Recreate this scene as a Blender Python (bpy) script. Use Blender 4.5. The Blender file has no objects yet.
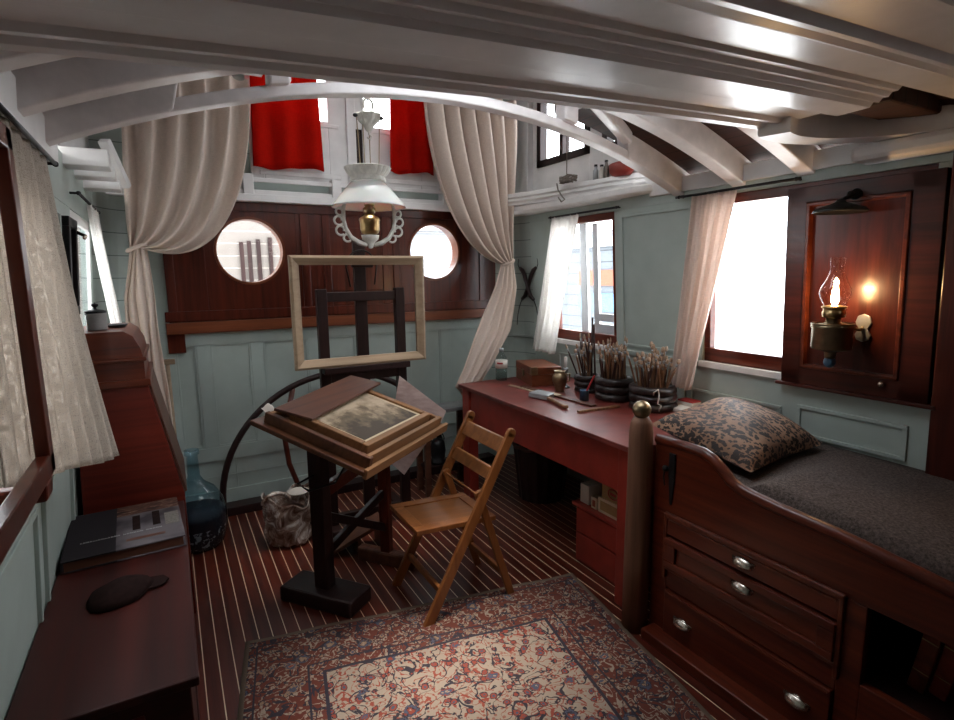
import bpy, bmesh, math, random
from mathutils import Vector, Matrix
random.seed(7)
PI = math.pi
S = bpy.context.scene
COL = S.collection

# ------------------------------------------------------------------ materials
def lin(c):
    c = c/255.0
    return c/12.92 if c <= .04045 else ((c+.055)/1.055)**2.4
def rgb(r, g, b): return (lin(r), lin(g), lin(b), 1)

class NT:
    def __init__(s, name):
        s.m = bpy.data.materials.new(name); s.m.use_nodes = True
        s.t = s.m.node_tree; s.t.nodes.clear()
        s.out = s.n('ShaderNodeOutputMaterial')
        s.tc = s.n('ShaderNodeTexCoord').outputs['Object']
    def n(s, k, **kw):
        x = s.t.nodes.new(k)
        for a, v in kw.items(): setattr(x, a, v)
        return x
    def l(s, a, b): s.t.links.new(a, b)
    def put(s, sock, v):
        if hasattr(v, 'is_linked'): s.l(v, sock)
        else: sock.default_value = v
    def map(s, scale=(1,1,1), rot=(0,0,0), loc=(0,0,0), src=None):
        x = s.n('ShaderNodeMapping'); s.l(src or s.tc, x.inputs[0])
        x.inputs['Scale'].default_value = scale; x.inputs['Rotation'].default_value = rot; x.inputs['Location'].default_value = loc
        return x.outputs[0]
    def noise(s, v, scale=5, detail=4, rough=.55, dist=0, out='Fac'):
        x = s.n('ShaderNodeTexNoise'); s.l(v, x.inputs['Vector'])
        x.inputs['Scale'].default_value = scale; x.inputs['Detail'].default_value = detail
        x.inputs['Roughness'].default_value = rough; x.inputs['Distortion'].default_value = dist
        return x.outputs[out]
    def voro(s, v, scale=5, feature='F1', out='Distance', rnd=1):
        x = s.n('ShaderNodeTexVoronoi', feature=feature); s.l(v, x.inputs['Vector']); x.inputs['Scale'].default_value = scale
        x.inputs['Randomness'].default_value = rnd
        return x.outputs[out]
    def ramp(s, f, stops, interp='LINEAR'):
        x = s.n('ShaderNodeValToRGB'); s.put(x.inputs[0], f); x.color_ramp.interpolation = interp
        e = x.color_ramp.elements
        while len(e) < len(stops): e.new(.5)
        for q, (p, c) in zip(e, stops):
            q.position = p; q.color = c if len(c) == 4 else (*c, 1)
        return x.outputs[0]
    def mix(s, f, a, b, mode='MIX'):
        x = s.n('ShaderNodeMix', data_type='RGBA', blend_type=mode)
        s.put(x.inputs[0], f); s.put(x.inputs[6], a); s.put(x.inputs[7], b)
        return x.outputs[2]
    def math(s, op, a, b=0.0, c=0.0):
        x = s.n('ShaderNodeMath', operation=op); s.put(x.inputs[0], a); s.put(x.inputs[1], b); s.put(x.inputs[2], c)
        return x.outputs[0]
    def xyz(s, v=None):
        x = s.n('ShaderNodeSeparateXYZ'); s.l(v or s.tc, x.inputs[0]); return x.outputs
    def bump(s, h, strength=.3, dist=.01):
        x = s.n('ShaderNodeBump'); x.inputs['Strength'].default_value = strength; x.inputs['Distance'].default_value = dist
        s.l(h, x.inputs['Height']); return x.outputs[0]
    def bsdf(s, color, rough=.5, normal=None, metal=0, spec=.5, coat=0, **kw):
        x = s.n('ShaderNodeBsdfPrincipled')
        s.put(x.inputs['Base Color'], color); s.put(x.inputs['Roughness'], rough); s.put(x.inputs['Metallic'], metal)
        x.inputs['Specular IOR Level'].default_value = spec; x.inputs['Coat Weight'].default_value = coat
        x.inputs['Coat Roughness'].default_value = .15
        for k, v in kw.items(): s.put(x.inputs[k.replace('_', ' ')], v)
        if normal is not None: s.l(normal, x.inputs['Normal'])
        return x.outputs[0]
    def done(s, sh): s.l(sh, s.out.inputs[0]); return s.m

def plain(name, c, rough=.5, var=.15, scale=12, metal=0, spec=.5, coat=0, bump=.1):
    t = NT(name); n = t.noise(t.tc, scale, 5)
    dark = tuple(v*(1-var) for v in c[:3])+(1,); lite = tuple(min(1, v*(1+var)) for v in c[:3])+(1,)
    col = t.ramp(n, [(.3, dark), (.7, lite)])
    return t.done(t.bsdf(col, rough, t.bump(n, bump, .004) if bump else None, metal, spec, coat))

def wood(name, c1, c2, axis=0, scale=22, rough=.35, coat=.3, lines=None, bump=.12):
    t = NT(name); sc = [scale]*3; sc[axis] = scale*.05
    v = t.map(tuple(sc))
    n = t.noise(v, 1.0, 6, .6, .6); n2 = t.noise(t.tc, 2.2, 3)
    col = t.ramp(n, [(.3, c1), (.72, c2)])
    col = t.mix(t.math('MULTIPLY', n2, .5), col, tuple(x*.55 for x in c1[:3])+(1,))
    if lines:                                              # (axis, pitch, width, colour)
        ax, p, w, lc = lines
        f = t.math('FRACT', t.math('DIVIDE', t.xyz()[ax], p))
        col = t.mix(t.math('LESS_THAN', f, w), col, lc)
    r = t.ramp(n, [(.3, (rough*.92,)*3), (.7, (min(1, rough*1.1),)*3)])
    return t.done(t.bsdf(col, r, t.bump(n, bump, .003), 0, .3, coat*.4))

def lined(name, c, ax, p, w, lc, rough=.5, var=.08):
    t = NT(name); n = t.noise(t.tc, 6, 5)
    col = t.ramp(n, [(.3, tuple(v*(1-var) for v in c[:3])), (.7, tuple(min(1, v*(1+var)) for v in c[:3]))])
    f = t.math('FRACT', t.math('DIVIDE', t.xyz()[ax], p))
    col = t.mix(t.math('LESS_THAN', f, w), col, lc)
    return t.done(t.bsdf(col, rough))

def cloth_mat(name, c, trans=.25, weave=260, var=.08, rough=.9, open_weave=0):
    t = NT(name)
    wz = t.noise(t.map((weave*.12, weave*.12, weave*1.3)), 1, 3, .6); wy = t.noise(t.map((weave*1.3, weave*1.3, weave*.10)), 1, 3, .6)
    w = t.math('MULTIPLY', t.math('ADD', wz, wy), .5)
    n = .9
    w2 = t.math('MULTIPLY', w, n)
    col = t.ramp(w2, [(.33, tuple(v*(1-1.6*var) for v in c[:3])), (.55, tuple(min(1, v*(1+var)) for v in c[:3]))])
    nb = t.bump(w, .25, .002)
    d = t.n('ShaderNodeBsdfDiffuse'); t.l(col, d.inputs[0]); t.l(nb, d.inputs['Normal'])
    tr = t.n('ShaderNodeBsdfTranslucent'); t.l(col, tr.inputs[0])
    m = t.n('ShaderNodeMixShader'); m.inputs[0].default_value = trans; t.l(d.outputs[0], m.inputs[1]); t.l(tr.outputs[0], m.inputs[2])
    o = m.outputs[0]
    if open_weave:
        tp = t.n('ShaderNodeBsdfTransparent'); m2 = t.n('ShaderNodeMixShader')
        gap = t.math('MULTIPLY', t.math('GREATER_THAN', t.math('MULTIPLY', wz, wy), .29), open_weave)
        t.l(gap, m2.inputs[0]); t.l(o, m2.inputs[1]); t.l(tp.outputs[0], m2.inputs[2]); o = m2.outputs[0]
    return t.done(o)

def pane_glass(name, tint=(.96, .98, 1, 1), p=4.0, k=.55):
    t = NT(name); tp = t.n('ShaderNodeBsdfTransparent'); tp.inputs[0].default_value = tint
    g = t.n('ShaderNodeBsdfGlossy'); g.inputs['Roughness'].default_value = .03
    lw = t.n('ShaderNodeLayerWeight'); lw.inputs[0].default_value = .5
    f = t.math('ADD', .035, t.math('MULTIPLY', t.math('POWER', lw.outputs['Facing'], p), k))
    m = t.n('ShaderNodeMixShader'); t.l(f, m.inputs[0]); t.l(tp.outputs[0], m.inputs[1]); t.l(g.outputs[0], m.inputs[2])
    return t.done(m.outputs[0])

M = {}
M['green'] = plain('green_paint', (.385, .445, .41, 1), .45, .06, 7, spec=.4, bump=.05)
M['green_boards'] = lined('green_boards', (.365, .425, .39, 1), 2, .125, .035, (.10, .13, .115, 1), .45)
M['white'] = plain('white_paint', (.74, .725, .715, 1), .38, .07, 9, coat=.1, bump=.06)
M['beam'] = plain('beam_paint', (.78, .73, .72, 1), .34, .1, 14, coat=.15, bump=.1)
M['gloss'] = plain('gloss_paint', (.80, .79, .81, 1), .31, .05, 10, coat=.2, bump=.04)
M['mahog'] = wood('mahogany', (.045, .007, .004, 1), (.15, .026, .011, 1), 2, 26, .3, .35)
M['mahogx'] = wood('mahogany_rail', (.06, .011, .005, 1), (.21, .042, .016, 1), 0, 26, .3, .35)
M['mahogy'] = wood('mahogany_long', (.055, .008, .004, 1), (.19, .033, .012, 1), 1, 26, .3, .4)
M['mahogdark'] = wood('dark_mahogany', (.03, .006, .004, 1), (.10, .018, .010, 1), 1, 26, .3, .4)
M['mahogdark2'] = wood('dark_mahogany_upright', (.03, .006, .004, 1), (.11, .02, .011, 1), 2, 26, .3, .4)
M['mahoglight'] = wood('lighter_mahogany', (.12, .03, .012, 1), (.27, .08, .032, 1), 0, 26, .35, .3)
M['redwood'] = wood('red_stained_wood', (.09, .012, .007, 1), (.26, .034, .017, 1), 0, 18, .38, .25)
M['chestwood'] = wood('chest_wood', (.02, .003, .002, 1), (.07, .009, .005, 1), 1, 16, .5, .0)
M['redpaint'] = plain('red_paint', (.26, .026, .016, 1), .4, .22, 9, coat=.2, bump=.08)
M['redtop'] = plain('red_worn_top', (.15, .027, .02, 1), .42, .3, 9, coat=.12, bump=.06)
M['floor'] = wood('floor_boards', (.045, .007, .004, 1), (.155, .027, .013, 1), 1, 20, .33, .25, (0, .0535, .065, rgb(228, 200, 168)))
M['deck'] = wood('dark_deck', (.03, .011, .008, 1), (.085, .03, .021, 1), 1, 16, .6, 0, (0, .075, .06, (.006, .004, .004, 1)))
M['oldwood'] = wood('old_post', (.12, .05, .027, 1), (.30, .145, .085, 1), 2, 26, .6, 0, bump=.4)
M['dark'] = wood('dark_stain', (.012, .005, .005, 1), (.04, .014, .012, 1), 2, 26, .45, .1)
M['tablewood'] = wood('table_board', (.075, .025, .011, 1), (.21, .08, .034, 1), 0, 18, .4, .15)
M['boxwood'] = wood('frame_oak', (.22, .10, .042, 1), (.42, .215, .095, 1), 0, 22, .45, .1)
M['plank'] = wood('plank_brown', (.07, .025, .015, 1), (.17, .068, .04, 1), 0, 24, .45, .1)
M['chair'] = wood('chair_beech', (.19, .062, .018, 1), (.37, .135, .038, 1), 2, 26, .35, .3)
M['chairseat'] = wood('chair_seat', (.16, .055, .017, 1), (.31, .115, .034, 1), 0, 26, .35, .3)
M['gilt'] = wood('frame_raw_wood', (.30, .205, .13, 1), (.46, .34, .225, 1), 0, 30, .5, 0)
M['linen'] = cloth_mat('linen', (.74, .625, .545, 1), .22, 420)
M['voile'] = cloth_mat('white_cotton', (.88, .86, .83, 1), .6, 300, open_weave=.25)
M['pinkvoile'] = cloth_mat('warm_cotton', (.80, .68, .61, 1), .42, 330)
M['gauze'] = cloth_mat('coarse_weave', (.54, .47, .40, 1), .40, 330, .2, open_weave=.5)
M['red'] = cloth_mat('red_cotton', (.50, .010, .005, 1), .3, 300, .1)
M['iron'] = plain('black_iron', (.015, .014, .015, 1), .45, .3, 30, .6)
M['brass'] = plain('brass', (.52, .36, .17, 1), .28, .2, 14, 1)
M['oldbrass'] = plain('old_brass', (.30, .23, .14, 1), .38, .3, 18, 1)
M['nickel'] = plain('nickel', (.62, .56, .49, 1), .26, .12, 20, 1)
M['zinc'] = plain('zinc', (.36, .37, .38, 1), .4, .2, 14, .7)
M['milk'] = NT('milk_glass')
_t = M['milk']; M['milk'] = _t.done(_t.bsdf((.78, .77, .76, 1), .18, None, 0, .5, .3, Subsurface_Weight=.2))
M['castwhite'] = plain('cast_white', (.62, .61, .56, 1), .45, .18, 40)
M['pane'] = pane_glass('window_pane')
M['thinglass'] = pane_glass('lamp_glass', (.96, .93, .89, 1), 2.2, .75)
M['carboyglass'] = pane_glass('carboy_glass', (.60, .76, .83, 1), 2.0, .5)
M['bottleglass'] = pane_glass('bottle_glass', (.78, .83, .82, 1))
M['paper'] = plain('paper', (.66, .60, .54, 1), .8, .06, 20, bump=0)
M['cream'] = plain('cream_card', (.62, .50, .34, 1), .7, .06, 20, bump=0)
M['ochre'] = plain('ochre_card', (.35, .22, .09, 1), .7, .08, 20, bump=0)
M['orange'] = plain('orange_card', (.30, .06, .025, 1), .6, .1, 20, bump=0)
M['blue'] = plain('blue_tin', (.06, .14, .24, 1), .4, .3, 30)
M['pencil'] = plain('red_lacquer', (.42, .03, .03, 1), .35, .1, 30)
M['handle'] = wood('brush_handle', (.13, .06, .03, 1), (.36, .19, .10, 1), 2, 60, .45, .1)
M['handledark'] = wood('dark_brush_handle', (.03, .012, .010, 1), (.09, .035, .025, 1), 2, 60, .4, .1)
M['bristle'] = plain('bristle', (.38, .27, .19, 1), .9, .35, 200)
M['pot'] = plain('dark_leather', (.016, .008, .007, 1), .38, .5, 60, coat=.05, bump=.9)
M['grey'] = plain('grey_ceramic', (.33, .33, .32, 1), .4, .12, 30)
M['felt'] = plain('dark_felt', (.016, .007, .006, 1), .95, .3, 60, spec=.1)
M['rope'] = plain('rope', (.16, .14, .12, 1), .9, .3, 120, bump=.6)
M['white_cord'] = plain('pale_cord', (.55, .52, .47, 1), .9, .1, 120)
M['grate'] = plain('quay_stone', (.82, .81, .80, 1), .8, .15, 3)

def m_blanket():
    t = NT('grey_blanket'); n = t.noise(t.tc, 110, 5, .75); n2 = t.noise(t.tc, 6, 4)
    col = t.ramp(n, [(.35, (.03, .023, .021)), (.65, (.20, .155, .14))]); col = t.mix(t.math('MULTIPLY', n2, .35), col, (.10, .078, .07, 1))
    return t.done(t.bsdf(col, .95, t.bump(n, .8, .008), 0, .2, 0))
M['blanket'] = m_blanket()
def m_leopard():
    t = NT('leopard_plush'); w = t.noise(t.tc, 22, 3, out='Color')
    vv = t.mix(.05, t.map((1, .62, 1), (0, 0, .5)), w, 'ADD')
    d = t.voro(vv, 58); n = t.noise(t.tc, 60, 4)
    spot = t.ramp(t.math('ADD', d, t.math('MULTIPLY', n, .55)), [(.77, (0, 0, 0)), (.83, (1, 1, 1))])
    n2 = t.noise(t.tc, 5, 3); tan = t.ramp(n2, [(.35, (.20, .10, .055)), (.65, (.36, .21, .13))])
    col = t.mix(spot, (.018, .010, .008, 1), tan)
    return t.done(t.bsdf(col, .6, t.bump(t.noise(t.tc, 300, 3), .6, .004), 0, .35, 0))
M['leopard'] = m_leopard()

def m_rug(W_, L_):
    t = NT('rug_pile'); x, y, z = t.xyz()
    ax = t.math('ABSOLUTE', x); ay = t.math('ABSOLUTE', y)
    edge = t.math('MINIMUM', t.math('SUBTRACT', W_/2, ax), t.math('SUBTRACT', L_/2, ay))     # distance to the rug's edge
    w = t.noise(t.tc, 5, 2, out='Color'); vv = t.mix(.06, t.tc, w, 'ADD')
    jit = t.math('MULTIPLY', t.math('SUBTRACT', t.noise(t.tc, 75, 2, .6), .5), .34)
    big = t.math('ADD', t.voro(vv, 9.5), jit); sm = t.math('ADD', t.voro(vv, 21), jit); hue = t.voro(vv, 9.5, out='Color'); hs = t.xyz(hue)[0]
    vine = t.math('ABSOLUTE', t.math('SUBTRACT', t.noise(vv, 11, 2, .5, 1.2), .5))
    vine2 = t.math('ABSOLUTE', t.math('SUBTRACT', t.noise(t.map(loc=(3, 1, 0)), 19, 2, .5, 1.0), .5))
    dots = t.voro(t.tc, 46)
    navy = (.014, .018, .035, 1); rose = (.25, .045, .03, 1); beige = (.33, .262, .205, 1); brown = (.07, .028, .02, 1); teal = (.055, .07, .115, 1)
    def motif(field, a, b, c):
        col = t.mix(t.math('LESS_THAN', dots, .27), field, t.mix(.7, field, c))
        col = t.mix(t.math('LESS_THAN', vine2, .022), col, c)
        col = t.mix(t.math('LESS_THAN', vine, .02), col, navy)
        s1 = t.ramp(sm, [(0, b), (.13, a), (.24, navy), (.31, field if not hasattr(field, 'is_linked') else beige)], 'CONSTANT')
        col = t.mix(t.math('LESS_THAN', sm, .31), col, s1)
        pick = t.math('GREATER_THAN', hs, .5)
        f1 = t.ramp(big, [(0, beige), (.05, a), (.13, navy), (.16, b), (.22, navy)], 'CONSTANT')
        f2 = t.ramp(big, [(0, rose), (.07, beige), (.10, b), (.18, a), (.23, navy)], 'CONSTANT')
        petal = t.math('ADD', .245, t.math('MULTIPLY', t.math('SUBTRACT', t.noise(t.tc, 34, 1), .5), .22))
        return t.mix(t.math('LESS_THAN', big, petal), col, t.mix(pick, f1, f2))
    inner = motif(beige, rose, teal, rose)
    outer = motif((.12, .024, .017, 1), (.28, .18, .12, 1), teal, beige)
    col = t.mix(t.math('GREATER_THAN', edge, .30), outer, inner)
    def band(lo, hi, c):
        nonlocal col
        f = t.math('MULTIPLY', t.math('GREATER_THAN', edge, lo), t.math('LESS_THAN', edge, hi)); col = t.mix(f, col, c)
    band(.29, .303, navy); band(.235, .243, navy); band(.045, .052, navy); band(-1, .018, (.15, .11, .08, 1))
    n = t.noise(t.tc, 220, 3); col = t.mix(t.math('MULTIPLY', n, .2), col, (.10, .06, .045, 1))
    worn = t.noise(t.tc, 2.2, 3); col = t.mix(t.math('MULTIPLY', worn, .15), col, (.26, .17, .11, 1))
    return t.done(t.bsdf(col, .95, t.bump(n, .5, .004), 0, .15))
def m_print():
    t = NT('sepia_print'); x, y, z = t.xyz()
    n = t.noise(t.tc, 9, 6, .65); n2 = t.noise(t.map((6, 30, 1)), 2, 5)
    g = t.math('ADD', t.math('MULTIPLY', y, 3.2), t.math('MULTIPLY', t.math('SUBTRACT', n, .5), 2.2))
    col = t.ramp(t.math('ADD', g, .45), [(.05, (.06, .042, .026)), (.35, (.20, .145, .09)), (.5, (.40, .30, .195)), (.75, (.60, .47, .33))])
    col = t.mix(t.math('MULTIPLY', n2, .3), col, (.12, .08, .05, 1))
    return t.done(t.bsdf(col, .6))
def m_map():
    t = NT('pale_pink_sheet'); n = t.noise(t.map((12, 12, 40)), 1, 5, .6); n2 = t.noise(t.tc, 6, 4)
    col = t.ramp(n, [(.35, (.62, .47, .44)), (.6, (.82, .70, .67))]); col = t.mix(t.math('MULTIPLY', n2, .3), col, (.85, .76, .74, 1))
    tr = t.n('ShaderNodeBsdfTranslucent'); t.l(col, tr.inputs[0]); m = t.n('ShaderNodeMixShader'); m.inputs[0].default_value = .4
    t.l(t.bsdf(col, .8), m.inputs[1]); t.l(tr.outputs[0], m.inputs[2]); return t.done(m.outputs[0])
def m_cover():
    t = NT('printed_cover'); x, y, z = t.xyz(); n = t.noise(t.map((9, 30, 1)), 2, 5, .7)
    a = t.ramp(n, [(.35, (.03, .018, .016)), (.55, (.10, .045, .03)), (.7, (.30, .20, .15))])
    b = t.ramp(t.noise(t.tc, 5, 3), [(.4, (.05, .04, .045)), (.6, (.14, .12, .125))])
    col = t.mix(t.math('GREATER_THAN', y, .10), b, a)
    col = t.mix(t.math('LESS_THAN', x, -.03), col, (.022, .018, .02, 1))
    return t.done(t.bsdf(col, .75, None, 0, .08, 0))
def m_plastic():
    t = NT('wrinkled_plastic'); n = t.noise(t.tc, 11, 5, .6, 1.6); col = t.ramp(n, [(.36, (.10, .05, .032)), (.52, (.30, .22, .18)), (.63, (.72, .68, .64))])
    return t.done(t.bsdf(col, .25, t.bump(n, .8, .02), 0, .5, .4))
def m_flakes():
    t = NT('dark_filling'); n = t.noise(t.tc, 45, 3, .5); z = t.xyz()[2]
    f = t.math('MULTIPLY', t.math('GREATER_THAN', n, .58), t.math('LESS_THAN', z, .13))
    return t.done(t.bsdf(t.mix(f, (.02, .016, .024, 1), (.55, .54, .55, 1)), .6))

# ------------------------------------------------------------------ geometry helpers
BASE = {}
class MB:
    def __init__(s): s.v = []; s.f = []
    def add(s, vs, fs):
        o = len(s.v); s.v += [Vector(p) for p in vs]; s.f += [[o+i for i in f] for f in fs]; return s
    def hexa(s, p):          # 8 corners: bottom 4 ccw, top 4 ccw
        return s.add(p, [(3, 2, 1, 0), (4, 5, 6, 7), (0, 1, 5, 4), (1, 2, 6, 5), (2, 3, 7, 6), (3, 0, 4, 7)])
    def box(s, x0, x1, y0, y1, z0, z1):
        x0, x1 = sorted((x0, x1)); y0, y1 = sorted((y0, y1)); z0, z1 = sorted((z0, z1))
        return s.hexa([(x0, y0, z0), (x1, y0, z0), (x1, y1, z0), (x0, y1, z0), (x0, y0, z1), (x1, y0, z1), (x1, y1, z1), (x0, y1, z1)])
    def bar(s, a, b, w, h, up=(0, 0, 1)):       # rectangular bar from a to b; w along side, h along up
        a, b = Vector(a), Vector(b); d = (b-a).normalized(); u = Vector(up)
        sd = d.cross(u)
        if sd.length < 1e-5: sd = d.cross(Vector((1, 0, 0)))
        sd.normalize(); u = sd.cross(d).normalized(); sd *= w/2; u *= h/2
        return s.hexa([a-sd-u, a+sd-u, b+sd-u, b-sd-u, a-sd+u, a+sd+u, b+sd+u, b-sd+u])
    def tube(s, pts, r, n=8, closed=False):
        pts = [Vector(p) for p in pts]; N = len(pts); rs = r if isinstance(r, (list, tuple)) else [r]*N
        ring = []; ref = None
        for i, p in enumerate(pts):
            if closed: d = pts[(i+1) % N]-pts[i-1]
            else: d = pts[min(i+1, N-1)]-pts[max(i-1, 0)]
            d.normalize()
            if ref is None:
                ref = Vector((0, 0, 1)) if abs(d.z) < .9 else Vector((1, 0, 0))
            u = (ref-d*ref.dot(d)).normalized(); w = d.cross(u); ref = u
            ring.append([p+(u*math.cos(2*PI*k/n)+w*math.sin(2*PI*k/n))*rs[i] for k in range(n)])
        vs = [q for rg in ring for q in rg]; fs = []
        for i in range(N if closed else N-1):
            j = (i+1) % N
            for k in range(n): fs.append((i*n+k, i*n+(k+1) % n, j*n+(k+1) % n, j*n+k))
        if not closed: fs += [tuple(range(n-1, -1, -1)), tuple((N-1)*n+k for k in range(n))]
        return s.add(vs, fs)
    def lathe(s, prof, c=(0, 0, 0), n=24, axis=(0, 0, 1), a0=0, a1=2*PI, wob=None, caps=True):
        c = Vector(c); q = Vector((0, 0, 1)).rotation_difference(Vector(axis)); full = abs(a1-a0-2*PI) < 1e-6
        m = n if full else n+1; vs = []; fs = []
        for i, (r, z) in enumerate(prof):
            for k in range(m):
                a = a0+(a1-a0)*k/n; rr = r*(1 if not wob else wob(a, i))
                vs.append(c+q @ Vector((rr*math.cos(a), rr*math.sin(a), z)))
        for i in range(len(prof)-1):
            for k in range(n):
                k2 = (k+1) % m; fs.append((i*m+k, i*m+k2, (i+1)*m+k2, (i+1)*m+k))
        if full and caps and prof[0] != prof[-1]:
            if prof[0][0] > 1e-4: fs.append(tuple(range(m-1, -1, -1)))
            if prof[-1][0] > 1e-4: fs.append(tuple((len(prof)-1)*m+k for k in range(m)))
        return s.add(vs, fs)
    def cyl(s, a, b, r, n=12): return s.tube([a, b], r, n)
    def sphere(s, c, r, n=16, sc=(1, 1, 1)):
        prof = [(max(1e-5, math.sin(PI*i/10)), -math.cos(PI*i/10)) for i in range(11)]
        t = MB().lathe(prof, (0, 0, 0), n); c = Vector(c)
        return s.add([c+Vector((v.x*r*sc[0], v.y*r*sc[1], v.z*r*sc[2])) for v in t.v], t.f)
    def grid(s, fn, nu, nv):
        vs = [fn(i/nu, j/nv) for j in range(nv+1) for i in range(nu+1)]
        fs = [(j*(nu+1)+i, j*(nu+1)+i+1, (j+1)*(nu+1)+i+1, (j+1)*(nu+1)+i) for j in range(nv) for i in range(nu)]
        return s.add(vs, fs)
    def prism(s, poly, fn0, fn1):               # 2D polygon lifted by two functions
        n = len(poly); vs = [fn0(*p) for p in poly]+[fn1(*p) for p in poly]
        fs = [tuple(range(n-1, -1, -1)), tuple(range(n, 2*n))]+[(i, (i+1) % n, n+(i+1) % n, n+i) for i in range(n)]
        return s.add(vs, fs)
    def build(s, name, mat, parent=None, smooth=False, bevel=0, solid=0, sub=0, local=False, offset=1):
        me = bpy.data.meshes.new(name); off = Vector((0, 0, 0))
        p = parent
        while p is not None and not local:
            if p.name in BASE: off = BASE[p.name]; break
            p = p.parent
        me.from_pydata([tuple(v-off) for v in s.v], [], s.f); me.validate()
        bm = bmesh.new(); bm.from_mesh(me); bmesh.ops.recalc_face_normals(bm, faces=bm.faces); bm.to_mesh(me); bm.free()
        me.materials.append(M[mat] if isinstance(mat, str) else mat)
        if smooth: me.polygons.foreach_set('use_smooth', [True]*len(me.polygons))
        o = bpy.data.objects.new(name, me); COL.objects.link(o)
        if parent is not None: o.parent = parent
        if bevel:
            b = o.modifiers.new('b', 'BEVEL'); b.width = bevel; b.segments = 2; b.limit_method = 'ANGLE'; b.angle_limit = .6
        if solid:
            q = o.modifiers.new('s', 'SOLIDIFY'); q.thickness = solid; q.offset = offset-1
        if sub:
            q = o.modifiers.new('u', 'SUBSURF'); q.levels = sub; q.render_levels = sub
        return o

def thing(name, label, cat, loc, group=None, rot=None):
    o = bpy.data.objects.new(name, None); COL.objects.link(o); o.empty_display_size = .05
    o['label'] = label; o['category'] = cat
    if group: o['group'] = group
    if rot is not None: o.matrix_world = rot
    else: o.location = loc; BASE[o.name] = Vector(loc)
    return o
def tag(o, label, cat, group=None, kind=None):
    o['label'] = label; o['category'] = cat
    if group: o['group'] = group
    if kind: o['kind'] = kind
    return o
def struct(o): o['kind'] = 'structure'; return o
def copy_tree(o, parent=None):
    c = o.copy(); COL.objects.link(c)
    if parent is not None: c.parent = parent
    for ch in o.children: copy_tree(ch, c)
    return c
def lerp(a, b, t): return a+(b-a)*t
def interp(pts, x):
    pts = sorted(pts)
    if x <= pts[0][0]: return pts[0][1]
    for (a, b), (c, d) in zip(pts, pts[1:]):
        if x <= c: return lerp(b, d, (x-a)/(c-a))
    return pts[-1][1]

# ------------------------------------------------------------------ room shell
XR = lambda z: 2.42+(1.88-z)*.06          # the cabin sides lean inward towards the deck
XL = lambda z: -.30-(1.88-z)*.07
YB = 3.78
def wallbox(mb, side, y0, y1, z0, z1, d0, d1):
    # block on a leaning side wall; d = distance from the wall's face into the cabin (negative = into the wall)
    F = (lambda z, d: XR(z)-d) if side > 0 else (lambda z, d: XL(z)+d)
    return mb.hexa([(F(z0, d0), y0, z0), (F(z0, d1), y0, z0), (F(z0, d1), y1, z0), (F(z0, d0), y1, z0),
                    (F(z1, d0), y0, z1), (F(z1, d1), y0, z1), (F(z1, d1), y1, z1), (F(z1, d0), y1, z1)])
def wallframe(mb, side, y0, y1, z0, z1, w=.02, d=.012):
    for a in ((y0, y1, z0, z0+w), (y0, y1, z1-w, z1), (y0, y0+w, z0+w, z1-w), (y1-w, y1, z0+w, z1-w)):
        wallbox(mb, side, *a, -.002, d)

struct(MB().box(-.9, 2.9, -1.3, 3.95, -.06, 0).build('floor', 'floor'))

ZT = 1.965                                  # top of the side walls
r = MB()
for (y0, y1, z0, z1) in [(-1.2, 3.5, 0, 1.03), (-1.2, 3.5, 1.87, ZT), (3.25, 3.5, 1.03, 1.87), (1.95, 2.60, 1.03, 1.87), (-1.2, .97, 1.03, 1.87)]:
    wallbox(r, 1, y0, y1, z0, z1, -.06, 0)
for (y0, y1, z0, z1) in [(2.03, 2.54, 1.05, 1.84), (1.505, 2.03, .735, .87), (.995, 1.43, .75, .895), (.2, .9, .70, .965), (2.06, 2.54, .62, .93), (2.6, 3.2, .62, .93)]:
    wallframe(r, 1, y0, y1, z0, z1, .016, .010)
wallbox(r, 1, .9, 3.45, 1.0, 1.025, -.002, .018)
struct(r.build('wall_right', 'green', bevel=.002))
l = MB()
for (y0, y1, z0, z1) in [(-1.2, 3.5, 0, .95), (-1.2, 3.5, 1.78, ZT), (3.46, 3.5, .95, 1.78), (2.03, 2.76, .95, 1.78), (-1.2, 1.25, .95, 1.78)]:
    wallbox(l, -1, y0, y1, z0, z1, -.02, 0)
for (y0, y1, z0, z1) in [(2.10, 2.45, 1.05, 1.74), (1.3, 1.85, .5, .88), (1.95, 2.5, .5, .88), (.7, 1.2, .5, .88)]:
    wallframe(l, -1, y0, y1, z0, z1, .016, .012)
wallbox(l, -1, .6, 3.45, .925, .95, -.002, .03)
struct(l.build('wall_left', 'green', bevel=.002))

# rounded corners
def corner(side, name):
    c = MB(); n = 8
    F = XR if side > 0 else XL
    dx = .24 if side > 0 else .22
    def P(a, z, d=0): 
        x0 = F(z); e = -side
        ex = x0+e*(dx-(dx-d)*math.sin(a)) ; ey = 3.5+(YB-3.5-d)*math.cos(a)
        return Vector((ex, ey, z))
    for i in range(n):
        a, b = PI/2*i/n, PI/2*(i+1)/n
        c.hexa([P(a, 0), P(b, 0), P(b, 0, -.05), P(a, 0, -.05), P(a, ZT), P(b, ZT), P(b, ZT, -.05), P(a, ZT, -.05)])
        c.hexa([P(a, 1.0, .014), P(b, 1.0, .014), P(b, 1.0, -.002), P(a, 1.0, -.002), P(a, 1.022, .014), P(b, 1.022, .014), P(b, 1.022, -.002), P(a, 1.022, -.002)])
    return struct(c.build(name, 'green_boards'))
corner(1, 'wall_corner_right'); corner(-1, 'wall_corner_left')

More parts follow.
